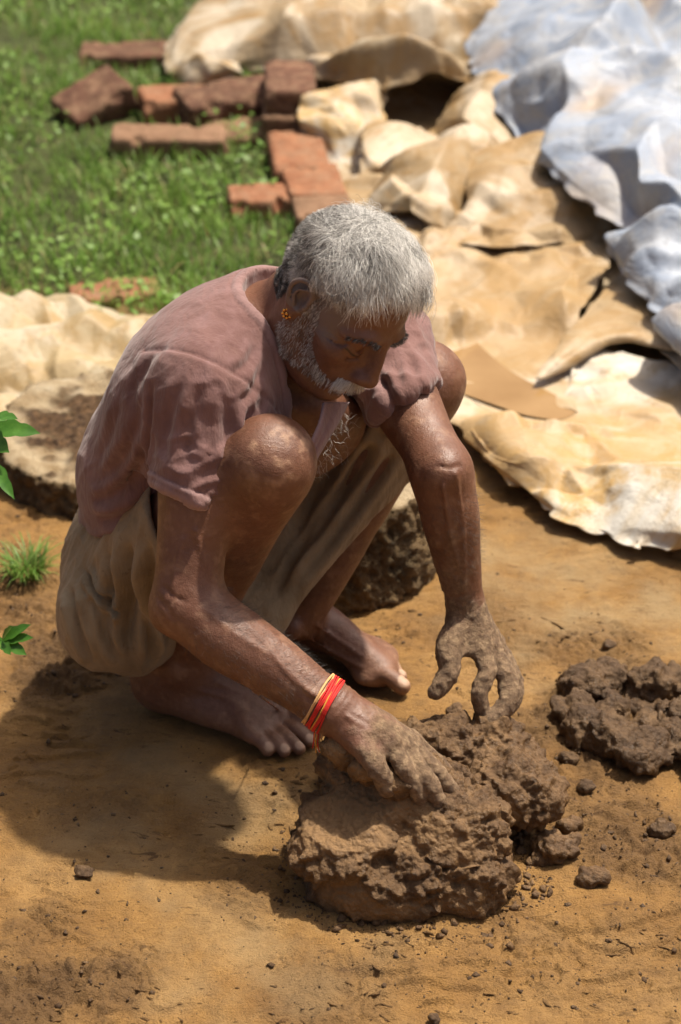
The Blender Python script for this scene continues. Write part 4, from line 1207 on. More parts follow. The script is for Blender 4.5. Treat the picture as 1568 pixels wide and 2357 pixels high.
for k, (s0, tl, mt, th) in enumerate([(-.010, .10, ORA, .0014), (-.0078, .08, ORA, .0012), (-.0052, .14, RED, .0014), (-.0032, .16, RED, .0015), (-.0012, .12, RED, .0014), (.0012, .16, YEL, .0011), (.003, .16, RED, .0014), (.005, .12, RED, .0015), (.0075, .2, RED, .0012)]):
    pts = []
    ph = rb.uniform(0, 6)
    for a in np.linspace(0, 2 * np.pi, 40, endpoint=False):
        d = math.cos(a) * wa + math.sin(a) * wb
        sx = s0 + tl * .025 * math.cos(a - 1.) + .0008 * math.sin(3 * a + ph)
        pts.append(band_c + wx * sx + d * (wrist_radius(sx, d) + .0006))
    v, f = tube(pts, th, 6, True)
    mesh_obj('thread', v, f, mt, threads)
for k in range(5):
    st = band_c - wa * .0 + wx * rb.uniform(-.012, .008) + nrm(V(-.1, -.55, -.8)) * .030
    pp = [st, st + V(rb.uniform(-.004, .002), -.003, -.010), st + V(rb.uniform(-.006, .006), -.002, -.022), st + V(rb.uniform(-.004, .010), .002, -.034 - .006 * (k % 3))]
    v, f = tube(spline(pp, 5), .0007, 5)
    mesh_obj('loose_thread', v, f, (RED, YEL, ORA)[k % 3], threads)
print('hair', round(time.time() - T0, 1))
# ================================================================== round earthen blocks behind the man
def block_mat(name, a, b, c2):
    m = Mat(name)
    c = m.ramp(m.noise(30, 6, .65), [(.3, a), (.52, b), (.75, c2)])
    c = m.mix(m.ramp(m.noise(12, 5, .6, stretch=(1, 1, .4)), [(.5, 0), (.7, .6)]), c, (.10, .075, .035))
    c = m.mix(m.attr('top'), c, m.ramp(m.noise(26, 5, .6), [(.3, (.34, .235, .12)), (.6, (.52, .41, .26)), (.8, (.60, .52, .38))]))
    c = m.mix(m.attr('muddy'), c, m.ramp(m.noise(90, 4), [(.35, (.055, .030, .014)), (.7, (.20, .115, .055))]))
    return m.done(c, .85, m.bump(m.math('ADD', m.noise(60, 5, .7), m.noise(240, 4, .7)), .9, .010), Specular_IOR_Level=.3)
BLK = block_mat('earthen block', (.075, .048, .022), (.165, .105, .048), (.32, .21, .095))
def drum(name, c, r, h, label, taper=.93, muddy=0, seed=0, dish=0.):
    F_ = Field((c[0] - r - .03, c[1] - r - .03, -.012), (c[0] + r + .03, c[1] + r + .03, h + .05), .0046)
    def fn(x, y, z):
        rr_ = np.sqrt((x - c[0]) ** 2 + (y - c[1]) ** 2)
        return np.maximum(rr_ - (r * (1 - (1 - taper) * np.clip(z / h, 0, 1))), np.abs(z - h / 2 + .01) - h / 2 - .01) + 0 * x
    F_.op(fn, (c[0] - r, c[1] - r, -.01), (c[0] + r, c[1] + r, h), .0)
    if dish: F_.ell((c[0], c[1], h + dish * .4), (r * .72, r * .72, dish), None, .02, 'sub')
    v, f = F_.mesh(3)
    n = vnormals(v, f)
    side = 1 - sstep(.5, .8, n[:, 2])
    d = .007 * fbm(v * 16 + seed, 3) + side * (.008 * fbm(v * 45 + seed, 3) + .005 * ridge(v * 85 + seed, 2)) + .0015 * fbm(v * 90, 2)
    rad = np.linalg.norm(v[:, :2] - c[:2], axis=1)
    md = muddy * (1 - side) * sstep(.80, .45, rad / r + .35 * fbm(v * 20 + seed, 3))
    d = d + md * (.016 * np.clip(.8 - worley(v * 60), 0, 1) + .005 * fbm(v * 60, 2))
    v = v + n * d[:, None].astype(np.float32)
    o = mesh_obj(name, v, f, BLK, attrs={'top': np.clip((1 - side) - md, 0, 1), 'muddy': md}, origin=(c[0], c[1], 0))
    return tag(o, label, 'block')
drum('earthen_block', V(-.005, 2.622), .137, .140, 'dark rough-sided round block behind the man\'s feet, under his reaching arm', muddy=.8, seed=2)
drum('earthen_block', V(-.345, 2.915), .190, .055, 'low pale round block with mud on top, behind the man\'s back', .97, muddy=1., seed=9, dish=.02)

# ================================================================== bricks
def brick_mat(name, a, b):
    m = Mat(name)
    c = m.ramp(m.noise(22, 6, .65, co=m.tc.outputs['Object']), [(.3, a), (.7, b)])
    c = m.mix(m.ramp(m.noise(35, 5, .65), [(.45, 0), (.68, .75)]), c, (.27, .165, .10))
    c = m.mix(m.ramp(m.noise(9, 4), [(.5, 0), (.75, .5)]), c, (.07, .045, .025))
    return m.done(c, .9, m.bump(m.math('ADD', m.noise(60, 5, .7), m.noise(260, 3)), .7, .006), Specular_IOR_Level=.2)
BR = [brick_mat('red brick', (.20, .082, .042), (.34, .160, .085)), brick_mat('weathered brick', (.17, .095, .055), (.28, .165, .10)), brick_mat('dark brick', (.085, .042, .028), (.165, .080, .050))]
def brick(u_, v_, z, dims, rz, label, mat=0, rx=0., ry=0., seed=0):
    lx, ly, lz = dims
    F_ = Field(-np.array(dims) / 2 - .012, np.array(dims) / 2 + .012, .0055)
    hx, hy, hz = lx / 2 - .006, ly / 2 - .006, lz / 2 - .006
    def fn(x, y, z):
        dx, dy, dz = np.abs(x) - hx, np.abs(y) - hy, np.abs(z) - hz
        return np.sqrt(np.maximum(dx, 0) ** 2 + np.maximum(dy, 0) ** 2 + np.maximum(dz, 0) ** 2) + np.minimum(np.maximum(dx, np.maximum(dy, dz)), 0) - .006
    F_.op(fn, -np.array(dims) / 2, np.array(dims) / 2, 0.)
    rb_ = np.random.default_rng(seed + 50)
    for k in range(7):          # knocked-off corners and edges
        cc = rb_.choice([-1, 1], 3) * np.array([hx, hy, hz]) * np.array([rb_.uniform(.3, 1.1), 1.05, 1.05])
        F_.ell(cc, rb_.uniform(.007, .020, 3), None, .003, 'sub')
    v, f = F_.mesh(1)
    n = vnormals(v, f)
    v = v + n * (.0022 * fbm(v * 40 + seed, 3) + .001 * fbm(v * 150 + seed, 2))[:, None].astype(np.float32)
    o = mesh_obj('brick', v, f, BR[mat])
    g = G(u_, v_, z)
    o.location = g
    o.rotation_euler = (rx, ry, rz)
    tag(o, label, 'brick', 'bricks lying between the grass and the tarpaulins')
    return o
FULL = (.225, .108, .070)
brick(300, 140, -.005, (.225, .108, .06), .05, 'half-sunk dark brick at the far left, its end under the tarpaulin flap', 2, seed=1)
brick(219, 242, .020, (.15, .108, .075), .6, 'broken brick tilted up alone in the grass', 2, rx=.25, ry=-.35, seed=2)
brick(425, 245, .010, (.19, .108, .065), .25, 'red brick under the hanging tip of the tarpaulin flap', 0, ry=.05, seed=3)
brick(530, 240, .022, FULL, .42, 'brown brick lying on the red one, beside the stacked bricks', 2, rx=.12, seed=4)
brick(390, 340, .012, (.235, .075, .075), -.04, 'long brick on edge, nearest of those lying in the grass', 1, rx=.12, seed=5)
brick(556, 318, -.012, (.15, .13, .05), .0, 'pale brick sunk flush with the soil beside the long brick', 1, seed=6)
brick(668, 208, .075, (.105, .225, .068), .03, 'upper brick of the stack at the tarpaulin\'s edge', 2, rx=-.05, seed=7)
brick(674, 272, .025, (.118, .20, .080), -.03, 'lower brick of the stack at the tarpaulin\'s edge', 1, seed=8)
brick(687, 376, .015, (.112, .215, .065), .10, 'flat red brick in front of the stack, beside the white strip', 0, seed=9)
brick(722, 444, .014, (.112, .16, .06), .14, 'brick nearest to the man\'s hair, half hidden by his head', 0, seed=10)
brick(742, 503, .010, (.112, .12, .06), .10, 'last brick of the row, mostly behind the man\'s head', 1, seed=15)
brick(612, 474, .002, (.145, .095, .06), .12, 'short rounded red brick lying apart in the grass', 0, seed=11)
brick(262, 692, -.016, (.16, .09, .05), .1, 'red brick almost buried in the grass beside the cream tarpaulin', 0, seed=12)

# ================================================================== tarpaulins
def tarp_mat(name, stops, stain, trans=.15, rough=.55, pale=(.62, .54, .42)):
    stops = [(p_, tuple(.86 * x for x in c_)) for p_, c_ in stops]; pale = tuple(.86 * x for x in pale)
    m = Mat(name)
    c = m.ramp(m.noise(6, 6, .62), stops)
    c = m.mix(m.ramp(m.noise(11, 7, .7, .8), [(.46, 0), (.57, 1)]), c, stain)
    c = m.mix(m.ramp(m.noise(4.5, 5, .6, 1.0), [(.50, 0), (.60, .85)]), c, pale)
    c = m.mix(m.ramp(m.noise(55, 5, .7), [(.56, 0), (.72, .6)]), c, tuple(x * .45 for x in stain))
    c = m.mix(m.math('MULTIPLY', m.attr('dirt'), m.ramp(m.noise(14, 5), [(.3, .5), (.6, 1)])), c, (.40, .25, .10))
    bp = m.bump(m.math('PINGPONG', m.math('MULTIPLY', m.noise(16, 4, .55, .4), 6.0), 1.0), .22, .007)
    bp = m.bump(m.noise(800, 2), .2, .001, bp)
    m.done(c, rough, bp, Specular_IOR_Level=.45)
    tr = m.n.new('ShaderNodeBsdfTranslucent'); m.put(tr.inputs[0], c)
    mx = m.n.new('ShaderNodeMixShader'); mx.inputs[0].default_value = trans
    m.L(m.b.outputs[0], mx.inputs[1]); m.L(tr.outputs[0], mx.inputs[2])
    m.L(mx.outputs[0], m.n['Material Output'].inputs[0])
    return m.m
T_CREAM = tarp_mat('cream plastic sheet', [(.3, (.38, .27, .13)), (.6, (.50, .39, .22)), (.8, (.55, .47, .31))], (.38, .26, .115), .2, .55, (.55, .47, .33))
T_TAN = tarp_mat('tan tarpaulin', [(.3, (.30, .205, .11)), (.55, (.43, .325, .195)), (.8, (.55, .46, .32))], (.32, .205, .09), .12)
T_MUD = tarp_mat('muddy white tarpaulin', [(.3, (.46, .33, .18)), (.5, (.60, .50, .35)), (.75, (.66, .63, .56))], (.46, .30, .12), .12, .55, (.70, .68, .62))
T_WHITE = tarp_mat('white tarpaulin', [(.3, (.25, .30, .39)), (.6, (.34, .39, .48)), (.8, (.43, .48, .56))], (.33, .34, .36), .08, .55, (.40, .44, .51))
from mathutils.geometry import delaunay_2d_cdt
def facets(xy, spacing, rr_, stretch=1.0, ang=0.0, sharp=1.0):
    """random heights on scattered points, linear over their triangles: flat facets with straight creases"""
    ca, sa = math.cos(ang), math.sin(ang)
    q = np.c_[xy @ V(ca, sa) / stretch, xy @ V(-sa, ca)]
    lo, hi = q.min(0) - spacing * 2, q.max(0) + spacing * 2
    nx, ny = np.ceil((hi - lo) / spacing).astype(int) + 1
    gx_, gy_ = np.meshgrid(np.arange(nx), np.arange(ny), indexing='ij')
    pts = np.c_[gx_.ravel(), gy_.ravel()] * spacing + lo + rr_.uniform(-.48, .48, (nx * ny, 2)) * spacing
    h = rr_.normal(0, 1, len(pts)); h = np.sign(h) * np.abs(h) ** sharp
    res = delaunay_2d_cdt([Vector(p) for p in pts], [], [], 0, 1e-6)
    pv_, tr_ = np.array([tuple(p) for p in res[0]]), res[2]
    ids = [o[0] for o in res[3]]
    h = h[ids]
    out = np.zeros(len(q))
    order = np.argsort(q[:, 0]); qs = q[order]
    for t in tr_:
        a, b_, c = pv_[list(t)]
        i0, i1 = np.searchsorted(qs[:, 0], [min(a[0], b_[0], c[0]), max(a[0], b_[0], c[0])])
        if i1 <= i0: continue
        w = qs[i0:i1]
        d = (b_[1] - c[1]) * (a[0] - c[0]) + (c[0] - b_[0]) * (a[1] - c[1])
        if abs(d) < 1e-12: continue
        l1 = ((b_[1] - c[1]) * (w[:, 0] - c[0]) + (c[0] - b_[0]) * (w[:, 1] - c[1])) / d
        l2 = ((c[1] - a[1]) * (w[:, 0] - c[0]) + (a[0] - c[0]) * (w[:, 1] - c[1])) / d
        k = (l1 >= -1e-6) & (l2 >= -1e-6) & (l1 + l2 <= 1 + 1e-6)
        out[order[i0:i1][k]] = (l1 * h[t[0]] + l2 * h[t[1]] + (1 - l1 - l2) * h[t[2]])[k]
    return out
def crease(p, seed, s=6.0):
    """height in metres; every level has folds about a third as high as they are wide"""
    rr_ = np.random.default_rng(int(seed * 10) + 1)
    xy = p[:, :2] + (.10 / s) * np.stack([pn(p * s * 1.2 + seed), pn(p * s * 1.2 + seed + 5)], 1)
    a = rr_.uniform(0, 3.1)
    o = .25 / s * facets(xy, 1.0 / s, rr_, 1.9, a)
    o = o + .14 / s * facets(xy, .45 / s, rr_, 1.8, a + .9) * (.35 + .65 * sstep(-.3, .4, pn(p * s * .4 + seed)))
    o = o + .060 / s * facets(xy, .20 / s, rr_, 1.5, a + 2.) * sstep(-.5, .3, pn(p * s * .6 + seed + 8))
    return o
def patch(rows, n=26):
    """surface through a lattice of (u, v, z) control points"""
    R = np.array([[G(q[0], q[1], q[2] * .48) for q in r] for r in rows])
    A = np.array([spline(r, n) for r in R])                # rows x U
    Bp = np.stack([spline(A[:, i], n) for i in range(A.shape[1])], 1)
    return Bp
def tarp(name, rows, mat, label, amp=.03, s=5., seed=0., n=30, edge=.3, dirt=None, jag=.006, rim=.55):
    rows = [[tuple(q) for q in r] for r in rows]
    for a_, b_ in ((0, 1), (-1, -2)):          # the rim lies a little below the sheet, not down on the soil
        rows[a_] = [(q[0], q[1], max(q[2], rim * w_[2])) for q, w_ in zip(rows[a_], rows[b_])]
    S_ = patch(rows, n)
    a, b = S_.shape[:2]
    v = S_.reshape(-1, 3)
    f = np.array([(i * b + j, i * b + j + 1, (i + 1) * b + j + 1, (i + 1) * b + j) for i in range(a - 1) for j in range(b - 1)])
    nn = vnormals(v, f)
    if nn[:, 2].mean() < 0: f = f[:, ::-1].copy(); nn = -nn
    ss, tt = np.meshgrid(np.linspace(0, 1, a), np.linspace(0, 1, b), indexing='ij')
    e = np.minimum(np.minimum(ss, 1 - ss), np.minimum(tt, 1 - tt)).ravel()
    w = np.maximum(edge, .5) + (1 - np.maximum(edge, .5)) * sstep(0, .08, e)
    d = amp * crease(v, seed, s) * w
    d = .6 * d + .4 * relax(np.c_[d, d, d], f, .5)[:, 0]
    v = v + nn * d[:, None]
    v[:, :2] += jag * sstep(.06, 0, e)[:, None] * np.stack([pn(v * 30 + seed), pn(v * 30 + seed + 9)], 1)
    lift = .003 + .002 * (seed % 3); v[:, 2] = np.where(v[:, 2] < lift + .02, lift + .02 * np.exp(np.minimum((v[:, 2] - lift - .02) / .02, 0)), v[:, 2]) - .004 * 0
    v[:, 2] = np.maximum(v[:, 2], .003 + .002 * (seed % 3))
    dm = np.zeros(len(v)) if dirt is None else dirt(v)
    o = mesh_obj(name, v, f, mat, attrs={'dirt': np.clip(dm, 0, 1)}, origin=v.mean(0) * V(1, 1, 0))
    md = o.modifiers.new('thickness', 'SOLIDIFY'); md.thickness = .002
    return tag(o, label, 'tarpaulin')
# cream sheet behind the man's back: front edge, body, ridge, back edge
tarp('tarpaulin', [
    [(-160, 960, .03), (0, 962, .03), (62, 978, .03), (110, 950, .05), (240, 932, .085), (330, 940, .085), (430, 950, .06)],
    [(-160, 905, .07), (0, 910, .08), (80, 900, .09), (150, 890, .11), (240, 880, .125), (330, 880, .12), (430, 900, .08)],
    [(-160, 840, .11), (0, 845, .12), (90, 850, .12), (180, 830, .15), (250, 822, .165), (330, 818, .15), (430, 840, .10)],
    [(-160, 800, .10), (0, 800, .10), (90, 805, .11), (180, 798, .11), (260, 800, .12), (340, 795, .115), (440, 805, .08)],
    [(-160, 745, .12), (0, 735, .12), (100, 722, .135), (190, 725, .135), (270, 745, .12), (350, 762, .10), (450, 775, .07)],
    [(-160, 712, .09), (0, 706, .10), (110, 696, .11), (200, 703, .105), (275, 733, .08), (350, 748, .06), (450, 762, .04)],
    [(-160, 700, .0), (0, 695, .0), (110, 690, .0), (200, 697, .0), (275, 725, .0), (350, 742, .0), (450, 756, .0)]],
    T_CREAM, 'cream plastic sheet heaped behind the man\'s back', .8, 6., 3., 22, .25)
mudd = lambda v: .8 * sstep(-.1, .5, fbm(v * 3.5 + 4, 3))
# front sheet on the right, rolled edge towards the camera
tarp('tarpaulin', [
    [(1020, 975, .0), (1085, 1015, .0), (1150, 1085, .0), (1260, 1185, .0), (1400, 1248, .0), (1568, 1278, .0), (1760, 1320, .0)],
    [(1022, 955, .03), (1090, 985, .035), (1165, 1060, .045), (1270, 1130, .055), (1410, 1180, .06), (1568, 1215, .065), (1760, 1250, .06)],
    [(1030, 925, .035), (1110, 950, .05), (1180, 1035, .075), (1290, 1070, .085), (1420, 1115, .085), (1568, 1140, .09), (1760, 1170, .08)],
    [(1040, 900, .03), (1130, 925, .05), (1200, 985, .06), (1310, 1010, .06), (1430, 1050, .06), (1568, 1070, .07), (1760, 1090, .07)],
    [(1045, 880, .025), (1130, 905, .03), (1230, 950, .04), (1340, 960, .07), (1440, 980, .06), (1568, 990, .07), (1760, 1000, .07)],
    [(1240, 885, .0), (1262, 880, .02), (1290, 855, .08), (1370, 870, .09), (1460, 900, .07), (1568, 910, .08), (1760, 920, .07)],
    [(1250, 860, .0), (1280, 835, .03), (1330, 785, .07), (1400, 800, .06), (1480, 820, .05), (1568, 835, .05), (1760, 850, .05)]],
    T_MUD, 'dirty white sheet in front of the puddle, with a folded brown front edge', 1.0, 7., 11., 26, .35, mudd, .02, .30)
# sheet under the puddle
tarp('tarpaulin', [
    [(940, 960, .0), (1030, 930, .0), (1140, 930, .0), (1260, 950, .0), (1330, 960, .0)],
    [(940, 860, .004), (1030, 860, .002), (1130, 880, .0), (1240, 890, .004), (1300, 880, .01)],
    [(940, 780, .02), (1030, 770, .015), (1110, 790, .02), (1220, 830, .016), (1300, 800, .06)],
    [(950, 700, .03), (1040, 700, .02), (1140, 690, .045), (1260, 700, .06), (1360, 690, .07)],
    [(960, 620, .05), (1040, 600, .06), (1150, 600, .065), (1280, 610, .065), (1400, 620, .07)],
    [(960, 570, .06), (1040, 565, .07), (1150, 575, .06), (1280, 570, .065), (1420, 555, .07)],
    [(960, 545, .0), (1040, 545, .0), (1150, 550, .0), (1280, 545, .0), (1440, 530, .0)]],
    T_TAN, 'tan sheet half under muddy water behind the man\'s knee', 1.0, 7., 17., 24, .5, lambda v: .5 + 0 * v[:, 0])
# folded tan triangle at the right
tarp('tarpaulin', [
    [(1228, 880, .02), (1235, 878, .02), (1242, 874, .02), (1250, 870, .02), (1260, 865, .02)],
    [(1290, 790, .09), (1320, 790, .095), (1350, 785, .095), (1385, 785, .095), (1410, 790, .08)],
    [(1360, 700, .11), (1400, 715, .12), (1440, 735, .12), (1490, 760, .12), (1545, 805, .09)],
    [(1420, 640, .10), (1460, 650, .12), (1500, 680, .125), (1545, 720, .12), (1600, 780, .10)],
    [(1430, 610, .02), (1480, 610, .04), (1530, 640, .05), (1580, 680, .05), (1640, 740, .04)]],
    T_TAN, 'smooth tan fold lying over the front sheet at the right edge', .35, 6., 23., 22, .5, lambda v: .35 + 0 * v[:, 0])
# wide sheet lying flat under the others
tarp('tarpaulin', [
    [(770, 640, .01), (900, 640, .01), (1060, 650, .01), (1240, 680, .01), (1420, 740, .01), (1560, 860, .01), (1700, 980, .01)],
    [(780, 480, .04), (900, 470, .05), (1060, 460, .05), (1240, 470, .05), (1420, 520, .05), (1580, 640, .04), (1740, 760, .04)],
    [(760, 350, .05), (880, 340, .07), (1050, 330, .07), (1220, 340, .07), (1410, 390, .06), (1600, 500, .05), (1780, 600, .05)],
    [(740, 240, .06), (860, 230, .08), (1020, 215, .09), (1200, 215, .09), (1400, 260, .08), (1620, 340, .06), (1820, 430, .06)],
    [(740, 130, .06), (850, 110, .09), (1000, 90, .10), (1180, 90, .10), (1400, 120, .09), (1640, 180, .07), (1860, 260, .06)],
    [(760, 0, .05), (860, -20, .08), (1000, -50, .09), (1180, -60, .09), (1420, -50, .08), (1680, 0, .06), (1900, 60, .05)]],
    T_TAN, 'wide tan ground sheet showing between the other sheets behind the man\'s head', .55, 5., 31., 24, .6, lambda v: .3 * sstep(-.2, .4, pn(v * 4)), .01, .9)
# three loose pieces thrown over it
tarp('tarpaulin', [
    [(985, 548, .04), (1060, 556, .05), (1160, 566, .055), (1280, 562, .06), (1380, 548, .06), (1448, 528, .06)],
    [(1000, 535, .09), (1080, 510, .11), (1170, 520, .12), (1280, 520, .12), (1370, 505, .11), (1440, 505, .09)],
    [(1060, 500, .10), (1120, 455, .14), (1200, 450, .15), (1290, 460, .14), (1370, 465, .12), (1430, 480, .09)],
    [(1090, 470, .08), (1150, 420, .13), (1215, 405, .14), (1280, 415, .13), (1340, 430, .11), (1400, 455, .08)],
    [(1100, 440, .06), (1160, 400, .10), (1225, 385, .11), (1270, 395, .10), (1320, 415, .09), (1370, 440, .07)]],
    T_TAN, 'triangular tan fold with a long front lip, right of the man\'s hair', .8, 6., 37., 22, .5, lambda v: .25 + 0 * v[:, 0], .012, .75)
tarp('tarpaulin', [
    [(850, 500, .04), (910, 505, .05), (980, 520, .06), (1050, 510, .06), (1120, 470, .06)],
    [(845, 430, .08), (905, 440, .11), (975, 450, .13), (1050, 440, .13), (1125, 420, .10)],
    [(838, 370, .09), (900, 370, .14), (970, 375, .16), (1045, 370, .15), (1130, 375, .11)],
    [(838, 310, .08), (900, 318, .13), (970, 325, .15), (1040, 330, .14), (1120, 350, .10)],
    [(845, 295, .05), (900, 300, .09), (970, 310, .11), (1040, 318, .10), (1110, 335, .07)]],
    T_TAN, 'crumpled tan piece directly above the man\'s hair', 1.1, 5., 43., 22, .6, lambda v: .2 + 0 * v[:, 0], .015, .75)
tarp('tarpaulin', [
    [(990, 318, .06), (1060, 322, .07), (1130, 350, .07), (1200, 390, .07), (1250, 400, .07)],
    [(1010, 280, .11), (1070, 275, .14), (1135, 300, .15), (1200, 335, .14), (1255, 370, .11)],
    [(1050, 240, .12), (1095, 225, .16), (1145, 240, .17), (1200, 280, .16), (1250, 330, .12)],
    [(1085, 205, .09), (1110, 195, .13), (1145, 205, .14), (1190, 240, .13), (1240, 290, .10)]],
    T_TAN, 'smooth tan piece tucked under the blue-white sheet\'s edge', .7, 5., 47., 24, .6, lambda v: .3 + 0 * v[:, 0], .012, .75)
# whitish strip over the bricks
tarp('tarpaulin', [
    [(790, 500, .0), (830, 500, .0), (880, 500, .02), (920, 500, .03)],
    [(765, 420, .03), (800, 425, .05), (850, 420, .07), (900, 410, .07)],
    [(720, 330, .05), (770, 335, .08), (830, 330, .10), (890, 320, .10)],
    [(705, 270, .09), (750, 265, .12), (810, 260, .14), (880, 255, .13)],
    [(725, 200, .10), (760, 190, .15), (820, 185, .17), (890, 200, .15)],
    [(735, 150, .12), (770, 140, .17), (830, 140, .18), (900, 165, .16)],
    [(745, 120, .05), (790, 110, .10), (850, 110, .12), (920, 130, .10)]],
    T_MUD, 'stained white strip of sheet draped down over the brick row', 1.0, 7., 41., 24, .5, lambda v: .35 * sstep(0, .4, pn(v * 5)), .015)
# flap at the top, its tip hanging over the bricks
tarp('tarpaulin', [
    [(400, 185, .03), (455, 212, .04), (520, 190, .05), (560, 165, .06), (650, 172, .08), (760, 225, .09), (900, 265, .09), (1070, 215, .10), (1150, 180, .08)],
    [(382, 155, .07), (440, 165, .10), (520, 150, .12), (580, 130, .13), (660, 120, .15), (780, 140, .17), (900, 170, .17), (1060, 160, .17), (1150, 130, .12)],
    [(390, 110, .08), (440, 100, .13), (520, 90, .16), (600, 80, .18), (690, 70, .20), (800, 80, .22), (920, 90, .22), (1060, 90, .21), (1150, 70, .16)],
    [(420, 85, .04), (480, 65, .09), (550, 50, .13), (630, 30, .17), (720, 20, .20), (820, 20, .22), (940, 20, .23), (1080, 20, .22), (1160, 0, .18)],
    [(470, 60, .0), (530, 35, .03), (600, 0, .08), (680, -30, .12), (760, -40, .16), (850, -50, .18), (960, -60, .20), (1100, -60, .20), (1200, -80, .16)],
    [(560, -20, .0), (620, -50, .0), (690, -80, .02), (760, -110, .05), (830, -120, .08), (900, -130, .1), (1000, -140, .12), (1130, -150, .12), (1230, -160, .1)]],
    T_TAN, 'tan tarpaulin with a pale tip hanging over the bricks at the top', 1.1, 4., 53., 22, .4, lambda v: 0 * v[:, 0], .015)
# white tarpaulin
tarp('tarpaulin', [
    [(1075, 115, 0.204), (1105, 195, 0.221), (1180, 300, 0.221), (1262, 392, 0.221), (1350, 470, 0.221), (1440, 530, 0.204), (1425, 600, 0.170), (1500, 720, 0.187), (1545, 800, 0.187), (1600, 880, 0.136)],
    [(1110, 60, 0.255), (1150, 140, 0.289), (1230, 245, 0.289), (1310, 340, 0.289), (1400, 420, 0.289), (1480, 490, 0.255), (1480, 570, 0.255), (1540, 680, 0.255), (1590, 770, 0.255), (1650, 850, 0.204)],
    [(1150, 0, 0.289), (1210, 80, 0.340), (1300, 180, 0.340), (1380, 270, 0.340), (1460, 350, 0.340), (1530, 430, 0.323), (1560, 520, 0.323), (1620, 620, 0.306), (1670, 700, 0.306), (1730, 780, 0.255)],
    [(1220, -80, 0.306), (1290, 10, 0.357), (1380, 110, 0.374), (1460, 190, 0.374), (1540, 280, 0.374), (1610, 370, 0.357), (1660, 450, 0.357), (1720, 540, 0.340), (1770, 620, 0.340), (1830, 700, 0.255)],
    [(1330, -260, 0.272), (1420, -160, 0.340), (1540, -60, 0.374), (1650, 40, 0.374), (1740, 140, 0.374), (1820, 240, 0.357), (1880, 330, 0.340), (1940, 430, 0.340), (1990, 520, 0.340), (2050, 620, 0.255)]],
    T_WHITE, 'blue-white tarpaulin spread over the top right corner', .95, 5.5, 67., 26, .5, lambda v: .5 * sstep(.25, .6, pn(v * 5 + 3)), .012)
# muddy water caught in the sheet
pool = [G(u_, v_, .013) for u_, v_ in ((945, 730), (1000, 715), (1060, 745), (1110, 800), (1170, 850), (1230, 885), (1290, 915), (1325, 945), (1290, 965), (1210, 955), (1120, 925), (1040, 900), (960, 890), (930, 810))]
m = Mat('muddy water')
WATER = m.done(m.ramp(m.noise(9, 4), [(.3, (.23, .130, .047)), (.7, (.31, .19, .080))]), .03, m.bump(m.noise(28, 3), .05, .004), Specular_IOR_Level=.5)
pool = list(spline(pool + [pool[0]], 6)[:-1]); pc = np.mean(pool, 0)
w_ = mesh_obj('puddle', np.array([pc] + pool), [(0, 1 + i, 1 + (i + 1) % len(pool)) for i in range(len(pool))][::1], WATER, smooth=False)
tag(w_, kind='structure')

# ================================================================== grass
rg_ = np.random.default_rng(33)
def blades(base, hgt, wid, lean, az, rr_, bend=1.0):
    n = len(base)
    d = np.c_[np.cos(az), np.sin(az), np.zeros(n)]; s_ = np.c_[-np.sin(az), np.cos(az), np.zeros(n)]
    out = []
    for t, w in ((0, 1.), (.45, .85), (.8, .5)):
        c = base + d * (hgt * lean * t ** 1.7 * bend)[:, None] + V(0, 0, 1) * (hgt * t * np.sqrt(np.maximum(1 - (lean * t) ** 2 * .6, .1)))[:, None]
        out += [c - s_ * (wid * w)[:, None], c + s_ * (wid * w)[:, None]]
    t = 1.
    out.append(base + d * (hgt * lean * bend)[:, None] + V(0, 0, 1) * (hgt * np.sqrt(np.maximum(1 - lean ** 2 * .6, .1)))[:, None])
    v = np.stack(out, 1).reshape(-1, 3)
    o = (np.arange(n) * 7)[:, None]
    tris = np.array([(0, 1, 3), (0, 3, 2), (2, 3, 5), (2, 5, 4), (4, 5, 6)])
    return v, (tris[None] + o[:, :, None]).reshape(-1, 3)
def grass_mat(name):
    m = Mat(name)
    c = m.ramp(m.noise(3.5, 4, .6), [(.3, (.060, .140, .018)), (.55, (.130, .265, .032)), (.75, (.230, .360, .060))])
    c = m.mix(m.ramp(m.attr('tone'), [(0, 0), (1, .75)]), c, (.24, .33, .08))
    c = m.mix(m.math('GREATER_THAN', m.attr('tone'), .94), c, (.30, .25, .10))
    m.done(c, .5, Specular_IOR_Level=.4)
    tr = m.n.new('ShaderNodeBsdfTranslucent'); m.put(tr.inputs[0], c)
    mx = m.n.new('ShaderNodeMixShader'); mx.inputs[0].default_value = .35
    m.L(m.b.outputs[0], mx.inputs[1]); m.L(tr.outputs[0], mx.inputs[2]); m.L(mx.outputs[0], m.n['Material Output'].inputs[0])
    return m.m
GRASS = grass_mat('grass')
edge_pts = np.array([G(760, 560)[:2], G(700, 500)[:2], G(640, 420)[:2], G(620, 330)[:2], G(610, 200)[:2], G(600, 60)[:2], G(700, -150)[:2], G(900, -330)[:2]])
N = 135000
gp = np.c_[rg_.uniform(-2.3, .75, N), 3.22 + 4.6 * rg_.random(N) ** 1.35, np.zeros(N)]
xe = np.interp(gp[:, 1], edge_pts[:, 1], edge_pts[:, 0])
xe = np.where(gp[:, 1] < edge_pts[0, 1], .12, xe)
dens = .62 + .75 * fbm(np.c_[gp[:, :2] * 4.5, np.zeros(N)], 3)
ok = (gp[:, 0] < xe + .03 * pn(gp * 9)) & (rg_.random(N) < dens) & ~((gp[:, 1] < 3.42) & (gp[:, 0] < -.18) & (gp[:, 1] < 3.40 + .1 * pn(gp * 6)))
gp = gp[ok]
N = 42000                    # and beyond the sheets on the right
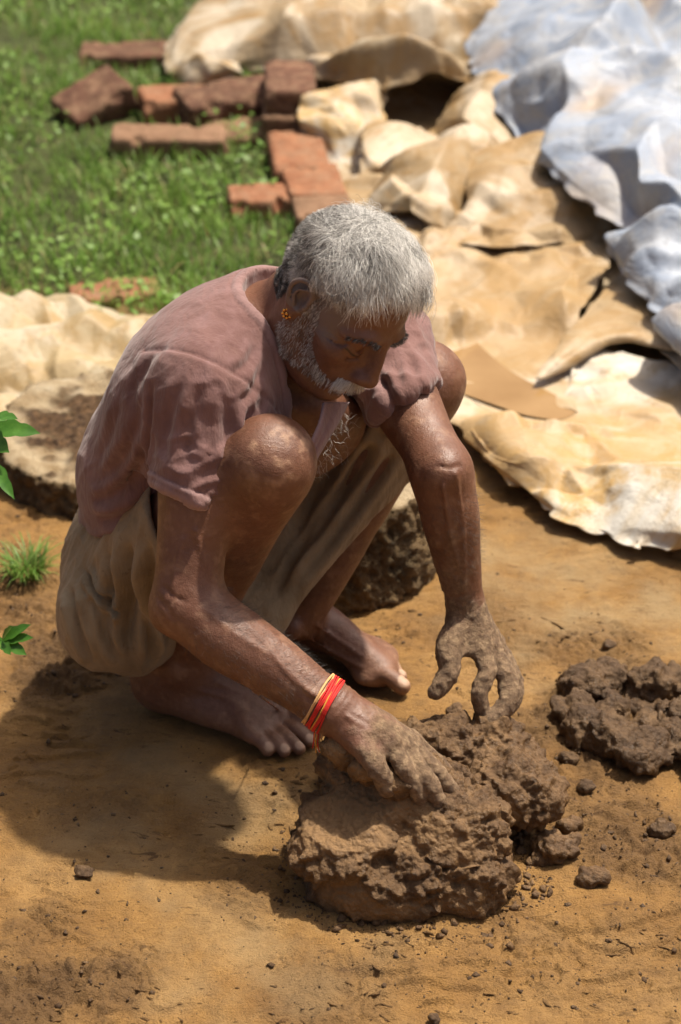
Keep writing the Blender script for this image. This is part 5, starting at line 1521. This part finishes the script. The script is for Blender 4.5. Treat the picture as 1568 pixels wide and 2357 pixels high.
g2 = np.c_[rg_.uniform(.3, 3.2, N), 3.9 + 4.6 * rg_.random(N) ** 1.3, np.zeros(N)]
g2 = g2[(g2[:, 0] > .35 + np.interp(g2[:, 1], [3.5, 4.6, 6.0, 6.6], [1.05, .95, .95, .0])) & (rg_.random(N) < .6 + .7 * fbm(g2 * 4, 3))]
gp = np.concatenate([gp, g2]); n = len(gp)
gh = (.022 + .030 * rg_.random(n)) * (1 + .5 * pn(gp * 5 + 3)) 
v, f = blades(gp - V(0, 0, .006), gh, .0011 + .0016 * rg_.random(n) ** 2, rg_.uniform(.25, 1.0, n), rg_.uniform(0, 6.283, n), rg_)
tone = np.repeat(rg_.random(n), 7)
tag(mesh_obj('grass', v, f, GRASS, attrs={'tone': tone}), 'short sunlit green grass with weeds at the upper left', 'grass', kind='stuff')
# small round-leaved weeds in the grass
N = 5200
wp = np.c_[rg_.uniform(-1.3, .3, N), 3.35 + 2.6 * rg_.random(N) ** 1.3, np.zeros(N)]
ok = (wp[:, 0] < np.where(wp[:, 1] < edge_pts[0, 1], .1, np.interp(wp[:, 1], edge_pts[:, 1], edge_pts[:, 0])) - .02) & (pn(wp * 3.2 + 6) > -.05)
wp = wp[ok]; n = len(wp)
wp[:, 2] = rg_.uniform(.012, .042, n)
az = rg_.uniform(0, 6.283, n); tl_ = rg_.uniform(-.5, .5, (n, 2)); sz = rg_.uniform(.004, .010, n)
lf = np.array([(0, -1), (.55, -.45), (.62, .2), (0, 1), (-.62, .2), (-.55, -.45)])
x = lf[None, :, 0] * sz[:, None]; y = lf[None, :, 1] * sz[:, None]
v = np.stack([wp[:, :1] + x * np.cos(az)[:, None] - y * np.sin(az)[:, None], wp[:, 1:2] + x * np.sin(az)[:, None] + y * np.cos(az)[:, None], wp[:, 2:] + x * tl_[:, :1] + y * tl_[:, 1:]], -1).reshape(-1, 3)
f = (np.array([(0, 1, 2), (0, 2, 3), (0, 3, 4), (0, 4, 5)])[None] + (np.arange(n) * 6)[:, None, None]).reshape(-1, 3)
tag(mesh_obj('weeds', v, f, GRASS, attrs={'tone': np.repeat(.1 + .6 * rg_.random(n), 6)}), 'small round weed leaves growing through the grass', 'weeds', kind='stuff')
def tuft(u_, v_, n, r, h, label):
    g = G(u_, v_)
    a = rg_.uniform(0, 6.283, n); q = np.sqrt(rg_.random(n)) * r
    b = np.c_[g[0] + q * np.cos(a), g[1] + q * np.sin(a), np.zeros(n)]
    v, f = blades(b, h * rg_.uniform(.5, 1.2, n), .0008 + .0009 * rg_.random(n), rg_.uniform(.5, 1.2, n), a + rg_.normal(0, .7, n), rg_)
    tag(mesh_obj('grass_tuft', v, f, GRASS, attrs={'tone': np.repeat(rg_.random(n), 7)}, origin=g), label, 'grass tuft')
tuft(62, 1318, 170, .026, .045, 'small grass tuft on the bare soil behind the man')
print('grass', round(time.time() - T0, 1))

# ================================================================== leafy plant at the left edge
m = Mat('leaf')
lc = m.mix(m.ramp(m.noise(60, 4), [(.35, 0), (.7, .7)]), (.050, .150, .018), (.110, .270, .035))
m.done(lc, .38, m.bump(m.noise(140, 3), .3, .002), Specular_IOR_Level=.5)
tr = m.n.new('ShaderNodeBsdfTranslucent'); m.put(tr.inputs[0], lc)
mx = m.n.new('ShaderNodeMixShader'); mx.inputs[0].default_value = .35
m.L(m.b.outputs[0], mx.inputs[1]); m.L(tr.outputs[0], mx.inputs[2]); m.L(mx.outputs[0], m.n['Material Output'].inputs[0])
LEAF = m.m
STEM = plain('green stem', (.12, .18, .05), .6)
def leaf_mesh(L, W, teeth=4, fold=.25, droop=.25):
    n = 4 * teeth + 1
    t = np.linspace(0, 1, n)
    w = W * np.sin(np.pi * t ** .75) ** .8
    w = w * (1 - .30 * (np.arange(n) % 4 == 3)) ; w[-1] = 0
    z = -droop * L * t ** 2
    mid = np.c_[t * L, 0 * t, z]
    lft = np.c_[t * L, w, z + fold * w]; rgt = np.c_[t * L, -w, z + fold * w]
    v = np.concatenate([mid, lft, rgt])
    f = []
    for i in range(n - 1):
        f += [(i, i + 1, n + i + 1, n + i), (i, 2 * n + i, 2 * n + i + 1, i + 1)]
    return v, np.array(f)
plant_g = G(-60, 1560)
plant = empty('leafy_plant', plant_g)
tag(plant, 'young plant with toothed green leaves at the left edge', 'plant')
stem_pts = spline([plant_g, P(-50, 1440, 2.60), P(-40, 1200, 2.58), P(-28, 1010, 2.56), P(-18, 940, 2.55)], 8)
sv_, sf_ = tube(stem_pts, np.linspace(.004, .0018, len(stem_pts)), 7)
mesh_obj('stem', sv_, sf_, STEM, plant)
def put_leaf(base, tip, W, roll=0., droop=.2, teeth=4):
    base, tip = np.asarray(base), np.asarray(tip)
    x = nrm(tip - base); L = np.linalg.norm(tip - base)
    y = nrm(np.cross(V(0, 0, 1), x)); z = np.cross(x, y)
    y2 = y * math.cos(roll) + z * math.sin(roll); z2 = np.cross(x, y2)
    v, f = leaf_mesh(L, W, teeth, .22, droop)
    v = base + v[:, :1] * x + v[:, 1:2] * y2 + (v[:, 2:] + droop * L * (v[:, :1] / L) ** 1) * z2
    o = mesh_obj('leaf', v, f, LEAF, plant)
    md = o.modifiers.new('smooth', 'SUBSURF'); md.levels = md.render_levels = 1
put_leaf(P(-25, 985, 2.56), P(94, 998, 2.54), .013, .5, .12, 3)
put_leaf(P(-22, 962, 2.55), P(42, 965, 2.52), .010, .2, .2, 3)
put_leaf(P(-30, 1000, 2.56), P(22, 1042, 2.53), .014, .7, .2, 3)
put_leaf(P(-20, 1060, 2.56), P(34, 1150, 2.52), .009, .4, .2, 3)
put_leaf(P(-22, 985, 2.58), P(20, 950, 2.60), .010, .3, .2, 3)
put_leaf(P(-40, 1480, 2.60), P(10, 1475, 2.58), .010, .5, .1, 3)
for q in ((72, 1437, .008), (78, 1468, .008), (62, 1508, .009), (25, 1508, .007), (30, 1440, .007)): put_leaf(P(5, 1472, 2.58), P(q[0], q[1], 2.56), q[2], .6, .1, 3)
put_leaf(P(-40, 1470, 2.60), P(8, 1472, 2.58), .0016, 0, 0, 1)
print('plant', round(time.time() - T0, 1))
